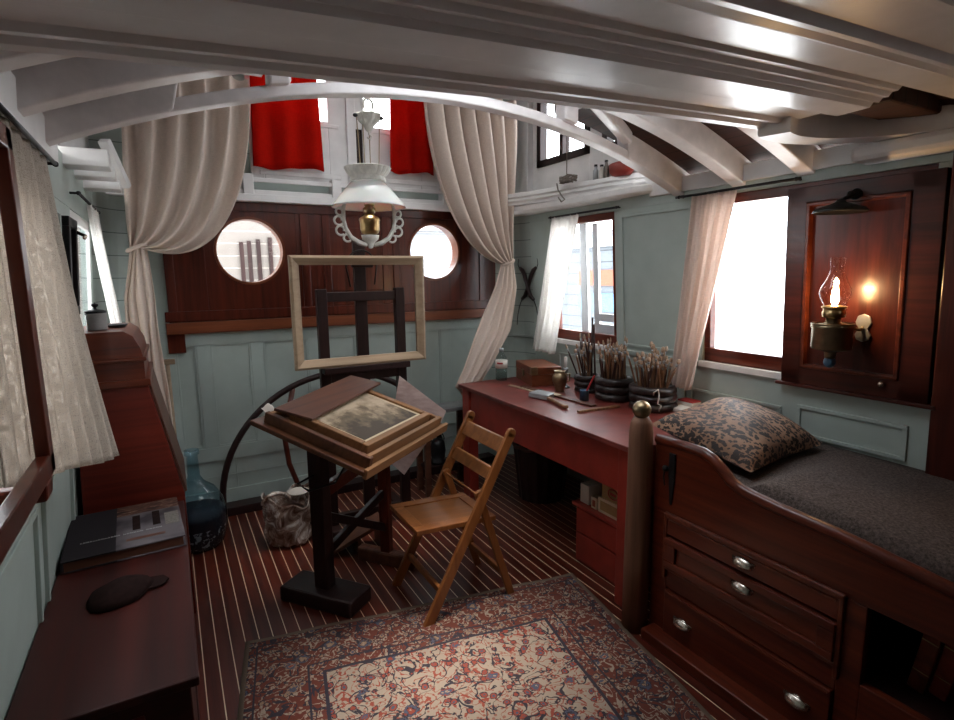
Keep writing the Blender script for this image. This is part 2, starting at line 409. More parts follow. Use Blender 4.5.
# back wall: green wainscot, mahogany panel with two portholes, white ledge, white doors above
b = MB(); b.box(-.15, 2.35, YB, YB+.06, 0, 1.17)
b.box(-.1, 2.3, YB-.014, YB, 1.09, 1.17); b.box(-.1, 2.3, YB-.014, YB, .34, .43); b.box(-.1, 2.3, YB-.016, YB, 0, .14); b.box(-.16, .0, YB-.005, YB+.06, 1.17, 2.0); b.box(2.27, 2.4, YB-.005, YB+.06, 1.17, 2.0)
xs = [-.06, .13, .44, .80, 1.13, 1.46, 1.79, 2.12]
for x in xs: b.box(x, x+.075, YB-.012, YB, .43, 1.09)
for x0, x1 in zip(xs, xs[1:]):
    for q in ((x0+.075, x1, .43, .442), (x0+.075, x1, 1.078, 1.09), (x0+.075, x0+.087, .43, 1.09), (x1-.012, x1, .43, 1.09)): b.box(q[0], q[1], YB-.009, YB+.001, q[2], q[3])
for z in (.23,): b.box(-.1, 2.3, YB-.004, YB, z, z+.006)
for x in (.3, .62, .95, 1.3, 1.62, 1.95): b.box(x, x+.005, YB-.004, YB, .14, .34)
struct(b.build('wall_back', 'green', bevel=.002))
struct(MB().box(-.1, 2.2, YB-.13, YB-.017, 0, .055).build('dark_strip_back', 'dark', bevel=.004))  # low dark strip along the foot of the back wall

def holed(mb, x0, x1, z0, z1, cx, cz, rad, y0, y1, n=48):
    ring, out = [], []
    for k in range(n):
        a = 2*PI*k/n; c, s_ = math.cos(a), math.sin(a); ring.append((cx+rad*c, cz+rad*s_))
        tx = ((x1-cx) if c > 0 else (x0-cx))/c if abs(c) > 1e-6 else 1e9
        tz = ((z1-cz) if s_ > 0 else (z0-cz))/s_ if abs(s_) > 1e-6 else 1e9
        t_ = min(tx, tz); out.append((cx+t_*c, cz+t_*s_))
    # exact corners
    for (qx, qz) in ((x0, z0), (x0, z1), (x1, z0), (x1, z1)):
        k = min(range(n), key=lambda i: (out[i][0]-qx)**2+(out[i][1]-qz)**2); out[k] = (qx, qz)
    vs = [(x, y0, z) for x, z in ring]+[(x, y0, z) for x, z in out]+[(x, y1, z) for x, z in ring]+[(x, y1, z) for x, z in out]
    fs = []
    for k in range(n):
        j = (k+1) % n
        fs += [(k, j, n+j, n+k), (2*n+k, 3*n+k, 3*n+j, 2*n+j), (k, 2*n+k, 2*n+j, j)]
    mb.add(vs, fs)
PORTS = [(.48, 1.66, .205), (1.745, 1.665, .205)]
b = MB(); Y0, Y1 = YB-.03, YB+.06
b.box(-.0, .22, Y0, Y1, 1.17, 1.97); b.box(.76, 1.48, Y0, Y1, 1.17, 1.97); b.box(2.01, 2.27, Y0, Y1, 1.17, 1.97)
for cx, cz, rad in PORTS: holed(b, cx-.26 if cx < 1 else 1.48, .76 if cx < 1 else 2.01, 1.17, 1.97, cx, cz, rad, Y0, Y1)
b.box(-.02, .075, Y0-.002, YB, 1.05, 1.17)
b.box(-.02, 2.27, Y0-.018, Y0, 1.24, 1.30); b.box(-.02, 2.27, Y0-.012, Y0, 1.90, 1.97)
for x in (.0, .79, .93, 1.34, 1.42, 2.12): b.box(x, x+.05, Y0-.012, Y0, 1.30, 1.90)
for x0, x1 in ((.98, 1.34),):
    b.box(x0, x1, Y0-.006, Y0, 1.40, 1.82)
struct(b.build('wall_back_panelling', 'mahog', bevel=.003))
struct(MB().box(-.02, 2.27, Y0-.03, Y0, 1.165, 1.235).build('trim_1', 'mahoglight', bevel=.004))
for i, (cx, cz, rad) in enumerate(PORTS):
    o = struct(MB().lathe([(rad-.012, Y0-.008), (rad+.004, Y0-.008), (rad+.004, Y0), (rad, Y0+.001), (rad, Y1), (rad-.012, Y1), (rad-.012, Y0-.008)], (cx, 0, cz), 48, (0, 1, 0)).build('window_%d' % (i+5), 'mahoglight', smooth=False))
    MB().lathe([(.0001, 0), (rad-.012, 0), (rad-.012, .004), (.0001, .004)], (cx, Y1-.02, cz), 40, (0, 1, 0)).build('pane', 'pane', o)

w = MB()
w.box(-.3, 2.42, YB-.10, YB+.06, 1.955, 2.0); w.box(-.3, 2.42, YB-.07, YB+.06, 2.0, 2.03)
w.box(-.1, 2.2, YB-.075, YB-.055, 2.075, 2.10)
for x in (.33, .46, 1.0, 1.8, 2.1): w.box(x, x+.06, YB-.09, YB, 2.0, 2.12)
struct(w.build('trim_2', 'white', bevel=.004))
# upper back wall with two doors and their glass
w = MB(); ZR = 2.92
w.box(-.35, .53, YB+.005, YB+.06, 2.0, ZR); w.box(1.83, 2.55, YB, YB+.06, 2.0, ZR); w.box(.50, 1.86, YB, YB+.06, 2.84, ZR); w.box(.50, 1.86, YB, YB+.06, 2.0, 2.10)
struct(w.build('wall_back_upper', 'green_boards'))
def glazed_door(n, x0, x1, gx0, gx1, gz0, gz1):
    d = MB(); ya, yb = YB-.02, YB+.04
    d.box(x0, gx0, ya, yb, 2.10, 2.84); d.box(gx1, x1, ya, yb, 2.10, 2.84); d.box(gx0, gx1, ya, yb, 2.10, gz0); d.box(gx0, gx1, ya, yb, gz1, 2.84)
    d.box(x0+.05, x1-.05, ya-.008, ya, 2.13, 2.16); d.box(x0+.05, x1-.05, ya-.008, ya, gz0-.04, gz0-.015)
    o = struct(d.build('door_%d' % n, 'white', bevel=.004)); MB().box(gx0, gx1, YB+.01, YB+.016, gz0, gz1).build('pane', 'pane', o)
    return o
glazed_door(1, .52, 1.13, .60, 1.01, 2.49, 2.79); glazed_door(2, 1.24, 1.84, 1.255, 1.66, 2.49, 2.80)
struct(MB().box(1.13, 1.19, YB-.035, YB+.05, 2.05, 2.84).build('trim_3', 'white', bevel=.004))
struct(MB().box(1.19, 1.24, YB-.0, YB+.04, 2.25, 2.47).build('trim_4', 'dark'))
struct(MB().box(1.19, 1.24, YB-.01, YB+.04, 2.10, 2.25).box(1.19, 1.24, YB-.01, YB+.04, 2.47, 2.84).build('trim_17', 'white'))

# trunk sides above the ledge
def trunk(side, name, wins, mat='white'):
    t = MB(); xw = (2.45, 2.51) if side > 0 else (-.36, -.30)
    ys = sorted([2.16, 3.84]+[q for a in wins for q in a[:2]])
    for i in range(0, len(ys)-1):
        y0, y1 = ys[i], ys[i+1]; hit = [a for a in wins if abs(a[0]-y0) < 1e-6]
        if hit: t.box(*xw, y0, y1, 2.0, hit[0][2]); t.box(*xw, y0, y1, hit[0][3], ZR)
        else: t.box(*xw, y0, y1, 2.0, ZR)
    return struct(t.build(name, mat, bevel=.004))
trunk(1, 'wall_trunk_right', [(2.30, 2.745, 2.24, 2.72), (2.87, 3.44, 2.26, 2.76)]); trunk(-1, 'wall_trunk_left', [])
for i, (y0, y1, z0, z1) in enumerate([(2.30, 2.745, 2.24, 2.72), (2.87, 3.44, 2.26, 2.76)]):
    f = MB(); wdt = .045
    for q in ((y0, y1, z0, z0+wdt), (y0, y1, z1-wdt, z1), (y0, y0+wdt, z0, z1), (y1-wdt, y1, z0, z1), ((y0+y1)/2-.018, (y0+y1)/2+.018, z0, z1)): f.box(2.437, 2.50, *q)
    o = struct(f.build('window_%d' % (i+7), 'dark', bevel=.003)); MB().box(2.475, 2.48, y0, y1, z0, z1).build('pane', 'pane', o)
struct(MB().box(2.40, 2.45, 3.50, 3.60, 2.03, ZR).build('trim_5', 'white', bevel=.006))
rf = MB()
for q in ((-.4, 2.55, 2.12, 2.6), (-.4, 2.55, 2.95, 3.9), (-.4, .7, 2.6, 2.95), (1.4, 2.55, 2.6, 2.95)): rf.box(*q, ZR, ZR+.05)
o = struct(rf.build('roof', 'white')); 
sk = struct(MB().box(1.03, 1.07, 2.6, 2.95, ZR, ZR+.05).build('trim_6', 'white')); MB().box(.68, 1.42, 2.58, 2.97, ZR+.05, ZR+.056).build('added_skylight_pane', 'pane', sk)  # glazed roof opening added to bring daylight into the trunk

# curved white ledge round the quarter
def rail_path(pts, prof, name, mat, parent=None, sg=1):
    pts = [Vector((x, y, 0)) for x, y in pts]; m = MB(); vs = []; n = len(prof)
    for i, p in enumerate(pts):
        d = (pts[min(i+1, len(pts)-1)]-pts[max(i-1, 0)]).normalized(); nrm = Vector((-d.y, d.x, 0))*sg
        for (o_, z) in prof: vs.append((p.x+nrm.x*o_, p.y+nrm.y*o_, z))
    fs = [(i*n+k, i*n+(k+1) % n, (i+1)*n+(k+1) % n, (i+1)*n+k) for i in range(len(pts)-1) for k in range(n)]
    fs += [tuple(range(n)), tuple((len(pts)-1)*n+k for k in range(n))]
    return m.add(vs, fs).build(name, mat, parent)
curve = [(1.95, 3.735), (2.08, 3.66), (2.19, 3.52), (2.26, 3.35), (2.30, 3.15), (2.325, 2.95), (2.35, 2.75), (2.375, 2.58), (2.42, 2.44), (2.48, 2.36)]
struct(rail_path(curve, [(-.20, 1.93), (-.20, 1.985), (.0, 1.985), (.0, 2.0), (.015, 2.012), (.0, 2.03), (.012, 2.04), (0, 2.065), (-.04, 2.075), (-.05, 2.0), (-.02, 1.945), (-.03, 1.93)], 'trim_7', 'white', None, -1))
curve2 = [(1.95, 3.75), (2.12, 3.68), (2.25, 3.5), (2.31, 3.2), (2.33, 2.9), (2.34, 2.6), (2.35, 2.38), (2.38, 2.30), (2.44, 2.26)]
struct(rail_path(curve2, [(-.18, 1.935), (-.18, 1.985), (.0, 1.985), (.012, 1.975), (.012, 1.945), (0, 1.935)], 'trim_8', 'white', None, -1))
lb = MB()
for (y, z0, z1) in ((2.62, 1.925, 1.99), (2.92, 1.93, 1.975), (3.22, 1.92, 1.965)): lb.box(-.36, -.15, y, y+.12, z0, z1)
struct(lb.build('trim_9', 'white', bevel=.004))
struct(MB().bar((-.20, 3.30, 2.16), (-.135, 3.42, 1.96), .05, .035).build('trim_10', 'white', bevel=.006))

# deck beams (arched) over the cabin
arch = lambda x: 2.185-.295*((x-1.08)/1.36)**2
def arch_piece(mb, x0, x1, y0, y1, dz0, dz1, n=18, cut0=0, cut1=0):
    xs = [lerp(x0, x1, i/n) for i in range(n+1)]; poly = [(x, arch(x)+dz0) for x in xs]+[(x, arch(x)+dz1) for x in reversed(xs)]
    # slanted ends
    poly[n] = (poly[n][0]+cut1*.5, poly[n][1]); poly[0] = (poly[0][0]+cut0*.5, poly[0][1])
    mb.prism(poly, lambda x, z: (x, y0, z), lambda x, z: (x, y1, z))
bm1 = MB(); arch_piece(bm1, -.33, 2.46, 2.08, 2.14, 0, .042, 40)
arch_piece(bm1, -.33, .10, 2.075, 2.145, .0, .135, 10, 0, -.06); arch_piece(bm1, 1.99, 2.46, 2.075, 2.145, .0, .135, 10, .06, 0)
struct(bm1.build('beam', 'beam', bevel=.006))
for y in (1.76, 1.44):
    q = MB(); arch_piece(q, -.33, .60, y-.04, y+.035, 0, .12, 16); arch_piece(q, 1.60, 2.46, y-.04, y+.035, 0, .12, 16); struct(q.build('beam', 'beam', bevel=.006))
car = MB()
for x in (.36, 1.61): car.prism([(x, arch(x)+.035), (x+.075, arch(x+.075)+.035), (x+.075, 2.27), (x, 2.27)], lambda a, c: (a, 2.05, c), lambda a, c: (a, 2.13, c))
car.bar((1.42, 1.72, 2.20), (2.02, 2.09, 2.145), .05, .06)
struct(car.build('beam', 'beam', bevel=.01))
dk = MB()
def deckgrid(x0, x1, y0, y1):
    n = 10
    for i in range(n):
        a, c = lerp(x0, x1, i/n), lerp(x0, x1, (i+1)/n)
        dk.hexa([(a, y0, arch(a)+.12), (c, y0, arch(c)+.12), (c, y1, arch(c)+.12), (a, y1, arch(a)+.12), (a, y0, arch(a)+.17), (c, y0, arch(c)+.17), (c, y1, arch(c)+.17), (a, y1, arch(a)+.17)])
deckgrid(-.42, .38, .3, 2.2); deckgrid(1.66, 2.55, .3, 2.2)
struct(dk.build('ceiling_deck', 'deck'))
# pale clamps where the beams meet the walls
cl = MB(); wallbox(cl, 1, .6, 2.3, 1.915, 1.99, -.03, .02); wallbox(cl, -1, .4, 2.3, 1.87, 1.97, -.03, .03)
struct(cl.build('trim_11', 'white', bevel=.004))
# unseen glazed opening added so a pool of light reaches the rug
struct(MB().box(.67, 1.53, 1.31, 1.86, 2.365, 2.37).build('window_9', 'pane'))
hc = MB()
for q in ((.30, .68, 1.25, 2.2), (1.52, 1.72, 1.25, 2.2), (.68, 1.52, 1.25, 1.32), (.68, 1.52, 1.85, 2.2)): hc.box(*q, 2.36, 2.39)
struct(hc.build('ceiling_added_hatch', 'white'))
hs = MB()
for q in ((.30, .36, 1.25, 2.2), (1.66, 1.72, 1.25, 2.2)): hs.box(*q, 2.24, 2.38)
hs.box(.3, 1.72, 2.14, 2.2, 2.30, 2.44); hs.box(.3, 1.72, 1.22, 1.30, 2.1, 2.38)
struct(hs.build('trim_12', 'white'))
ft = MB(); ft.box(-.4, .36, 2.13, 2.19, 2.2, 2.95); ft.box(1.66, 2.52, 2.13, 2.19, 2.25, 2.95); ft.box(.36, 1.66, 2.13, 2.19, 2.42, 2.95)
struct(ft.build('wall_trunk_front', 'white'))

# near moulded overhead: a heavy moulded beam and a ceiling panel with mouldings across the cabin
def ceil_z(x): return .046*(x-.3)-.012*((x-.9)/1.2)**2
prof = [(1.315, 1.955), (1.31, 1.935), (1.295, 1.928), (1.275, 1.932), (1.265, 1.945), (1.25, 1.945), (1.24, 1.936), (1.225, 1.936), (1.215, 1.950), (1.10, 1.952),
        (1.095, 1.935), (1.08, 1.93), (1.06, 1.93), (.985, 1.932), (.975, 1.945), (.96, 1.94), (.95, 1.952), (.935, 1.95), (.925, 1.962), (.91, 1.962), (.90, 1.972)]
prof2 = [(.90, 1.972), (.785, 1.972), (.78, 1.958), (.765, 1.952), (.745, 1.958), (.73, 1.948), (.715, 1.948), (.70, 1.965), (.58, 1.965), (.575, 1.95), (.55, 1.948), (.535, 1.958), (.52, 1.97), (.30, 1.97), (.29, 1.95), (.25, 1.95), (.24, 1.97), (-.3, 1.97), (-1.2, 1.97)]
def mould(prof, x0, x1, name, top):
    m = MB(); n = 24; poly = prof+[(prof[-1][0], top), (prof[0][0], top)]; k = len(poly); vs = []
    for i in range(n+1):
        x = lerp(x0, x1, i/n); vs += [(x, y, z+ceil_z(x)) for y, z in poly]
    fs = [(i*k+j, i*k+(j+1) % k, (i+1)*k+(j+1) % k, (i+1)*k+j) for i in range(n) for j in range(k)]+[tuple(range(k)), tuple(n*k+j for j in range(k))]
    return struct(m.add(vs, fs).build(name, 'gloss'))
mould(prof, -.42, 1.965, 'ceiling_beam', 2.12); mould(prof2, -.55, 2.6, 'ceiling', 2.12)
struct(MB().box(-.6, 2.8, -1.3, 1.32, 2.14, 2.2).build('ceiling_upper', 'dark'))
dkb = MB(); dkb.box(1.97, 2.6, .78, 1.32, 2.10, 2.13); dkb.box(2.02, 2.5, .95, 1.10, 2.02, 2.10)
struct(dkb.build('trim_13', 'deck', bevel=.01))
kn = [(1.87, 1.29), (1.95, 1.315), (2.05, 1.315), (2.15, 1.285), (2.25, 1.225), (2.35, 1.13), (2.43, 1.02), (2.5, .88), (2.54, .7)]
kn = [tuple(Vector(kn[i]).lerp(Vector(kn[i+1]), t_/4)) for i in range(len(kn)-1) for t_ in range(4)]+[kn[-1]]
for _ in range(6): kn = [kn[0]]+[tuple((Vector(kn[i-1])+Vector(kn[i+1]))/2) for i in range(1, len(kn)-1)]+[kn[-1]]
struct(rail_path(kn, [(-.10, 1.965), (-.10, 2.045), (0, 2.045), (.006, 2.03), (.006, 1.975), (0, 1.965)], 'trim_14', 'white'))
kk = MB(); wallbox(kk, 1, .5, 1.22, 1.90, 1.965, -.02, .10); struct(kk.build('trim_15', 'white', bevel=.02))

struct(MB().box(-.9, 2.9, -1.3, -1.2, 0, 2.2).build('wall_front', 'mahog'))
# dark mahogany post of the bulkhead at the foot of the berth
pp = MB(); wallbox(pp, 1, .80, .915, .70, 1.93, -.002, .045); wallbox(pp, 1, -.4, .80, .62, 1.93, -.002, .03)
struct(pp.build('trim_16', 'mahogdark2', bevel=.006))

# window joinery
def side_window(n, side, y0, y1, z0, z1, sash=None, mat='mahogy'):
    f = MB(); t = .035
    da, db_ = (-.055, -.012) if n < 4 else (-.019, -.004)
    if n == 4: t = .02
    for q in ((y0, y1, z0, z0+.07), (y0, y1, z1-.045, z1), (y0, y0+t, z0+.07, z1-.045), (y1-t, y1, z0+.07, z1-.045)): wallbox(f, side, *q, da, db_)
    o = struct(f.build('window_%d' % n, mat, bevel=.003))
    g = MB(); wallbox(g, side, y0+.01, y1-.01, z0+.02, z1-.02, *((-.04, -.034) if n < 4 else (-.014, -.011))); g.build('pane', 'pane', o)
    if sash:
        s2 = MB()
        for q in sash: wallbox(s2, side, *q, -.075, -.056)
        s2.build('sash', 'white', o)
    st = MB(); wallbox(st, side, y0-.01, y1+.01, z0-.03, z0, -.055, .022); st.build('sill', 'white', o)
    return o
side_window(1, 1, 2.60, 3.25, 1.03, 1.87, [(2.60, 2.87, 1.10, 1.16), (2.60, 2.87, 1.18, 1.23), (2.82, 2.87, 1.16, 1.82), (2.93, 3.0, 1.05, 1.85)])
side_window(2, 1, .97, 1.95, 1.03, 1.87)
side_window(3, -1, 1.25, 2.03, .95, 1.78); side_window(4, -1, 2.76, 3.46, .95, 1.78, None, 'white')

# ------------------------------------------------------------------ sliding shutter with lamp
sh = thing('sliding_shutter', 'mahogany panelled shutter slid half across the window beside the burning oil lamp', 'shutter', (XR(1.0), 1.2, 1.0))
m = MB(); y0, y1, z0, z1 = .925, 1.49, 1.0, 1.845
wallbox(m, 1, y0+.02, y1-.02, z0+.02, z1-.02, .004, .024); m.build('field_panel', 'mahogdark2', sh)
m = MB()
for q in ((y0, y1, z0, z0+.075), (y0, y1, z1-.065, z1), (y0, y0+.10, z0, z1), (y1-.085, y1, z0, z1)): wallbox(m, 1, *q, .004, .042)
m.build('frame', 'mahogdark', sh, bevel=.003)
m = MB()
for q in ((y0+.10, y1-.085, z0+.075, z0+.092), (y0+.10, y1-.085, z1-.082, z1-.065), (y0+.10, y0+.118, z0+.075, z1-.065), (y1-.103, y1-.085, z0+.075, z1-.065)): wallbox(m, 1, *q, .02, .049)
m.build('moulding', 'mahogx', sh, bevel=.004)
m = MB(); wallbox(m, 1, .9, 1.51, .985, 1.0, 0, .055); m.build('bottom_rail', 'mahogdark', sh, bevel=.003)
MB().sphere((XR(1.05)-.052, 1.077, 1.053), .013).build('knob', 'nickel', sh, smooth=True)

# oil lamp on a wall bracket
lx, ly, lz = 2.30, 1.215, 1.18
lamp = thing('wall_oil_lamp', 'lit brass oil lamp with clear glass chimney on the mahogany shutter', 'oil lamp', (XR(1.28)-.05, 1.21, 1.28))
MB().lathe([(.0001, 0), (.018, 0), (.02, .012), (.022, .026), (.05, .034), (.068, .038), (.071, .046), (.071, .118), (.077, .127), (.074, .135), (.03, .142), (.024, .165)], (lx, ly, lz-.03), 32).build('font', 'oldbrass', lamp, smooth=True)
MB().lathe([(.028, 0), (.04, .004), (.042, .022), (.038, .027), (.038, .036), (.045, .04), (.045, .045), (.02, .05)], (lx, ly, lz+.132), 24).build('burner', 'brass', lamp, smooth=True)
MB().lathe([(.036, 0), (.038, .012), (.052, .035), (.058, .058), (.052, .082), (.036, .112), (.027, .135), (.025, .16), (.029, .195)], (lx, ly, lz+.172), 32, caps=False).build('chimney', 'thinglass', lamp, smooth=True)
t = NT('flame'); em = t.n('ShaderNodeEmission'); em.inputs[0].default_value = (1, .66, .30, 1); em.inputs[1].default_value = 120; M['flame'] = t.done(em.outputs[0])
MB().lathe([(max(1e-4, .0135*math.sin(PI*(k/14)**.62)**1.1), .092*k/14) for k in range(15)], (lx, ly, lz+.178), 12).build('flame', 'flame', lamp, smooth=True)
xb = XR(1.28)-.024
MB().prism([(-.022, -.05), (-.03, -.03), (-.016, -.005), (-.03, .02), (-.022, .045), (0, .055), (.022, .045), (.03, .02), (.016, -.005), (.03, -.03), (.022, -.05), (0, -.058)],
           lambda a, c: (xb, 1.165+a, 1.27+c), lambda a, c: (xb-.008, 1.165+a, 1.27+c)).build('wall_plate', 'zinc', lamp, bevel=.002)
MB().tube([(xb-.005, 1.165, 1.27), (xb-.03, 1.165, 1.262), (xb-.05, 1.18, 1.268), (lx+.07, ly-.01, 1.288)], .007).tube([(lx+.074*math.cos(a), ly+.074*math.sin(a), 1.288) for a in [2*PI*k/24 for k in range(24)]], .004, 6, True).build('bracket_arm', 'oldbrass', lamp, smooth=True)
MB().sphere((lx, ly, lz-.045), .022, sc=(1, 1, 1.1)).build('drip_knob', 'blue', lamp, smooth=True)
# smoke bell over it
sb = thing('smoke_bell', 'dark iron smoke bell on a short arm above the lit oil lamp', 'smoke bell', (XR(1.79)-.04, 1.214, 1.79))
MB().lathe([(.012, .045), (.02, .035), (.04, .028), (.085, .012), (.095, 0), (.092, -.004), (.06, .012), (.0001, .03)], (lx, ly+.01, 1.722), 28).build('bell', 'iron', sb, smooth=True)
MB().tube([(XR(1.79)-.04, 1.214, 1.79), (XR(1.79)-.07, 1.225, 1.795), (lx+.04, ly-.01, 1.785), (lx, ly+.01, 1.765)], .008).build('arm', 'iron', sb, smooth=True)
MB().lathe([(.0001, .012), (.02, .010), (.024, 0)], (XR(1.79)-.042, 1.214, 1.79), 16, (-1, 0, 0)).build('wall_rose', 'iron', sb, smooth=True)

# ------------------------------------------------------------------ curtains
def curtain(name, mat, label, cat, P, nu=60, nv=40, thick=.004, group=None):
    root = thing(name, label, cat, P(.5, 0))
    MB().grid(P, nu, nv).build('cloth', mat, root, smooth=True, solid=thick)
    return root
def side_curtain(side, y0t, y1t, y0b, y1b, zt, zb, dt, db, folds, amp, hem=.0, ph=0.0, flare=0, rise=0):
    def P(u, v):
        z = lerp(zt, zb+rise*(1-u)+hem*math.sin(u*PI*1.0)+hem*.5*math.sin(u*9), v)
        y = lerp(lerp(y0t, y1t, u), lerp(y0b, y1b, u), v)
        a = amp*(.35+.65*v)
        d = lerp(dt, db+flare*max(0, (u-.3)/.7), v**1.2)+a*(1+math.sin(2*PI*folds*u+ph+.8*math.sin(3*v+ph)))+.006*math.sin(17*u*PI+3*v)
        x = XR(zt)-d if side > 0 else XL(zt)+d
        return Vector((x, y, z))
    return P
def rod(name, label, side, y0, y1, z, d):
    o = thing(name, label, 'curtain rod', ((XR(z)-d) if side > 0 else (XL(z)+d), y0, z))
    x = (XR(z)-d) if side > 0 else XL(z)+d
    MB().cyl((x, y0, z), (x, y1, z), .0065, 10).build('bar', 'iron', o, smooth=True)
    for y in (y0+.02, y1-.02): MB().cyl((x, y, z), (XR(z) if side > 0 else XL(z), y, z), .005, 8).sphere((x, y, z), .009).build('holder', 'iron', o, smooth=True)
rod('curtain_rod', 'dark curtain rod over the window between the crossed hooks and paintbrushes', 1, 2.53, 3.22, 1.885, .03)
rod('curtain_rod', 'dark curtain rod over the bright window beside the shutter', 1, 1.44, 2.10, 1.885, .035)
rod('curtain_rod', 'thin rod over the small window above the writing desk', -1, 2.75, 3.55, 1.84, .03)
rod('curtain_rod', 'thin rod carrying the coarse curtain above the low chest', -1, 1.3, 2.25, 1.86, .03)
curtain('window_curtain', 'voile', 'sheer white curtain hanging over the end of the desk with the paintbrushes', 'curtain', side_curtain(1, 2.90, 3.19, 3.06, 3.34, 1.885, .95, .018, .065, 5, .016, -.015))
curtain('window_curtain', 'pinkvoile', 'warm cream curtain gathered beside the bright window above the leopard pillow', 'curtain', side_curtain(1, 1.74, 2.00, 1.90, 2.04, 1.885, .90, .02, .07, 5, .016, -.012, 1.0))
curtain('window_curtain', 'voile', 'white curtain hanging behind the lidded jar on the writing desk', 'curtain', side_curtain(-1, 3.14, 3.50, 3.16, 3.52, 1.84, 1.0, .02, .075, 5, .014, 0, .5))
curtain('window_curtain', 'gauze', 'coarse woven beige curtain billowing out above the low chest with the book', 'curtain', side_curtain(-1, 1.20, 2.14, 1.25, 2.09, 1.86, .93, .012, .004, 9, .006, -.012, 2.0, .105, .20), 110, 50)

def bez(p0, p1, p2, p3, t):
    s_ = 1-t; return p0*(s_**3)+p1*(3*s_*s_*t)+p2*(3*s_*t*t)+p3*(t**3)
def drape(name, label, top0, top1, side, tie, tiew, low, nf, yoff, upper_bulge, zmid):
    # top0/top1: outer and inner top corners; tie: knot point; low: list of (z, x0, x1, y)
    root = thing(name, label, 'curtain', tie)
    T = Vector(tie)
    def P(u, v):
        A = Vector(top0).lerp(Vector(top1), u)
        E = T+Vector(((u-.5)*tiew, -.02*math.sin(u*PI), (u-.5)*-.02))
        drop = lerp(.55, upper_bulge, u)
        p1 = A+Vector((0, 0, -drop*.62)); 
        p2 = E+Vector((lerp(-.02, zmid[0], u)*1.0, 0, lerp(.25, zmid[1], u)))
        q = bez(A, p1, p2, E, v)
        f = math.sin(2*PI*nf*u+.6*math.sin(5*v)); a = .05*(1-v)**.6+.014
        q.y += -a*f-.05*math.sin(PI*u)*math.sin(PI*v)
        q.x += .012*math.cos(2*PI*nf*u)*(1-v)
        return q
    MB().grid(P, 110, 46).build('swag', 'linen', root, smooth=True, solid=.005)
    def Q(u, v):
        z = lerp(T.z+.01, low[-1][0], v)
        x0 = interp([(a, b_) for a, b_, c, d in low]+[(T.z, T.x-tiew/2)], z); x1 = interp([(a, c) for a, b_, c, d in low]+[(T.z, T.x+tiew/2)], z)
        y = interp([(a, d) for a, b_, c, d in low]+[(T.z, T.y)], z)
        x = lerp(x0, x1, u)
        return Vector((x+.006*math.sin(9*v+8*u), y-.022*math.sin(2*PI*4*u+2*v)*(.4+.6*v)-.03*math.sin(PI*u), z))
    MB().grid(Q, 60, 50).build('tail', 'linen', root, smooth=True, solid=.005)
    MB().tube([(T.x+(tiew/2+.012)*math.cos(a)*1.0, T.y-.012+.055*math.sin(a), T.z+.02*math.cos(a)*side) for a in [2*PI*k/20 for k in range(20)]], .011, 8, True).build('tie_band', 'linen', root, smooth=True)
    return root
drape('drape', 'heavy cream drape tied back beside the writing desk', (-.125, 3.56, 2.62), (.50, 3.56, 2.62), 1, (-.115, 3.54, 1.665), .07,
      [(1.4, -.205, -.055, 3.53), (1.0, -.205, -.045, 3.50), (.7, -.15, -.035, 3.46), (.42, -.09, -.02, 3.44)], 5, 0, .75, (.44, -.15))
drape('drape', 'heavy cream drape tied back and resting at the end of the red desk', (2.31, 3.55, 2.72), (1.60, 3.55, 2.72), -1, (2.19, 3.46, 1.58), -.10,
      [(1.4, 2.24, 2.06, 3.42), (1.1, 2.16, 1.88, 3.37), (.85, 1.97, 1.74, 3.33), (.74, 1.86, 1.66, 3.31), (.66, 1.88, 1.77, 3.44), (.58, 1.95, 1.85, 3.53), (.26, 1.98, 1.91, 3.53)], 6, 0, 1.05, (-.30, .08))

def red_curtain(x0, x1, y, zt, zb, label, ph):
    def P(u, v):
        z = lerp(zt, zb, v); return Vector((lerp(x0+.02*(1-v), x1-.02*(1-v), u), y-.02*math.sin(2*PI*2.5*u+ph)*(.5+.5*v), z-.01*math.sin(2*PI*u)*v))
    return curtain('red_curtain', 'red', label, 'curtain', P, 50, 14)
red_curtain(.525, .955, 3.70, 2.82, 2.165, 'bright red curtain on the door beside the open pane with white frame', .4)
red_curtain(1.40, 1.74, 3.70, 2.82, 2.20, 'bright red curtain beside the top of the hanging lamp', 1.6)

# ------------------------------------------------------------------ hanging lamp
hx, hy = .925, 2.75
hl = thing('hanging_lamp', 'white hanging oil lamp with milk glass shade and scrolled harp', 'hanging lamp', (hx, hy, 2.38))
k_ = .95
Z = lambda z: 1.5+(z-1.5)*k_
MB().lathe([(.0001, Z(2.235)), (.012, Z(2.24)), (.03, Z(2.27)), (.05, Z(2.295)), (.062, Z(2.32)), (.058, Z(2.325)), (.03, Z(2.31)), (.0001, Z(2.31))], (hx+.015, hy, 0), 16, wob=lambda a, i: 1+(.12*math.cos(8*a) if i in (3, 4, 5) else 0)).build('pulley_crown', 'castwhite', hl)
MB().tube([(hx+.015+.024*math.cos(a), hy, Z(2.37)+.03*math.sin(a)) for a in [PI*1.4*k/14-PI*.2 for k in range(15)]], .006).build('hook', 'castwhite', hl, smooth=True)
MB().tube([(hx+.015, hy, Z(2.24)), (hx+.015, hy, Z(2.225)), (hx+.028, hy, Z(2.215)), (hx+.02, hy, Z(2.20)), (hx+.004, hy, Z(2.21))], .005).build('hook', 'castwhite', hl, smooth=True)
MB().cyl((hx+.015, hy, Z(2.39)), (hx+.015, hy, 2.44), .004).build('hanger_rod', 'iron', hl)
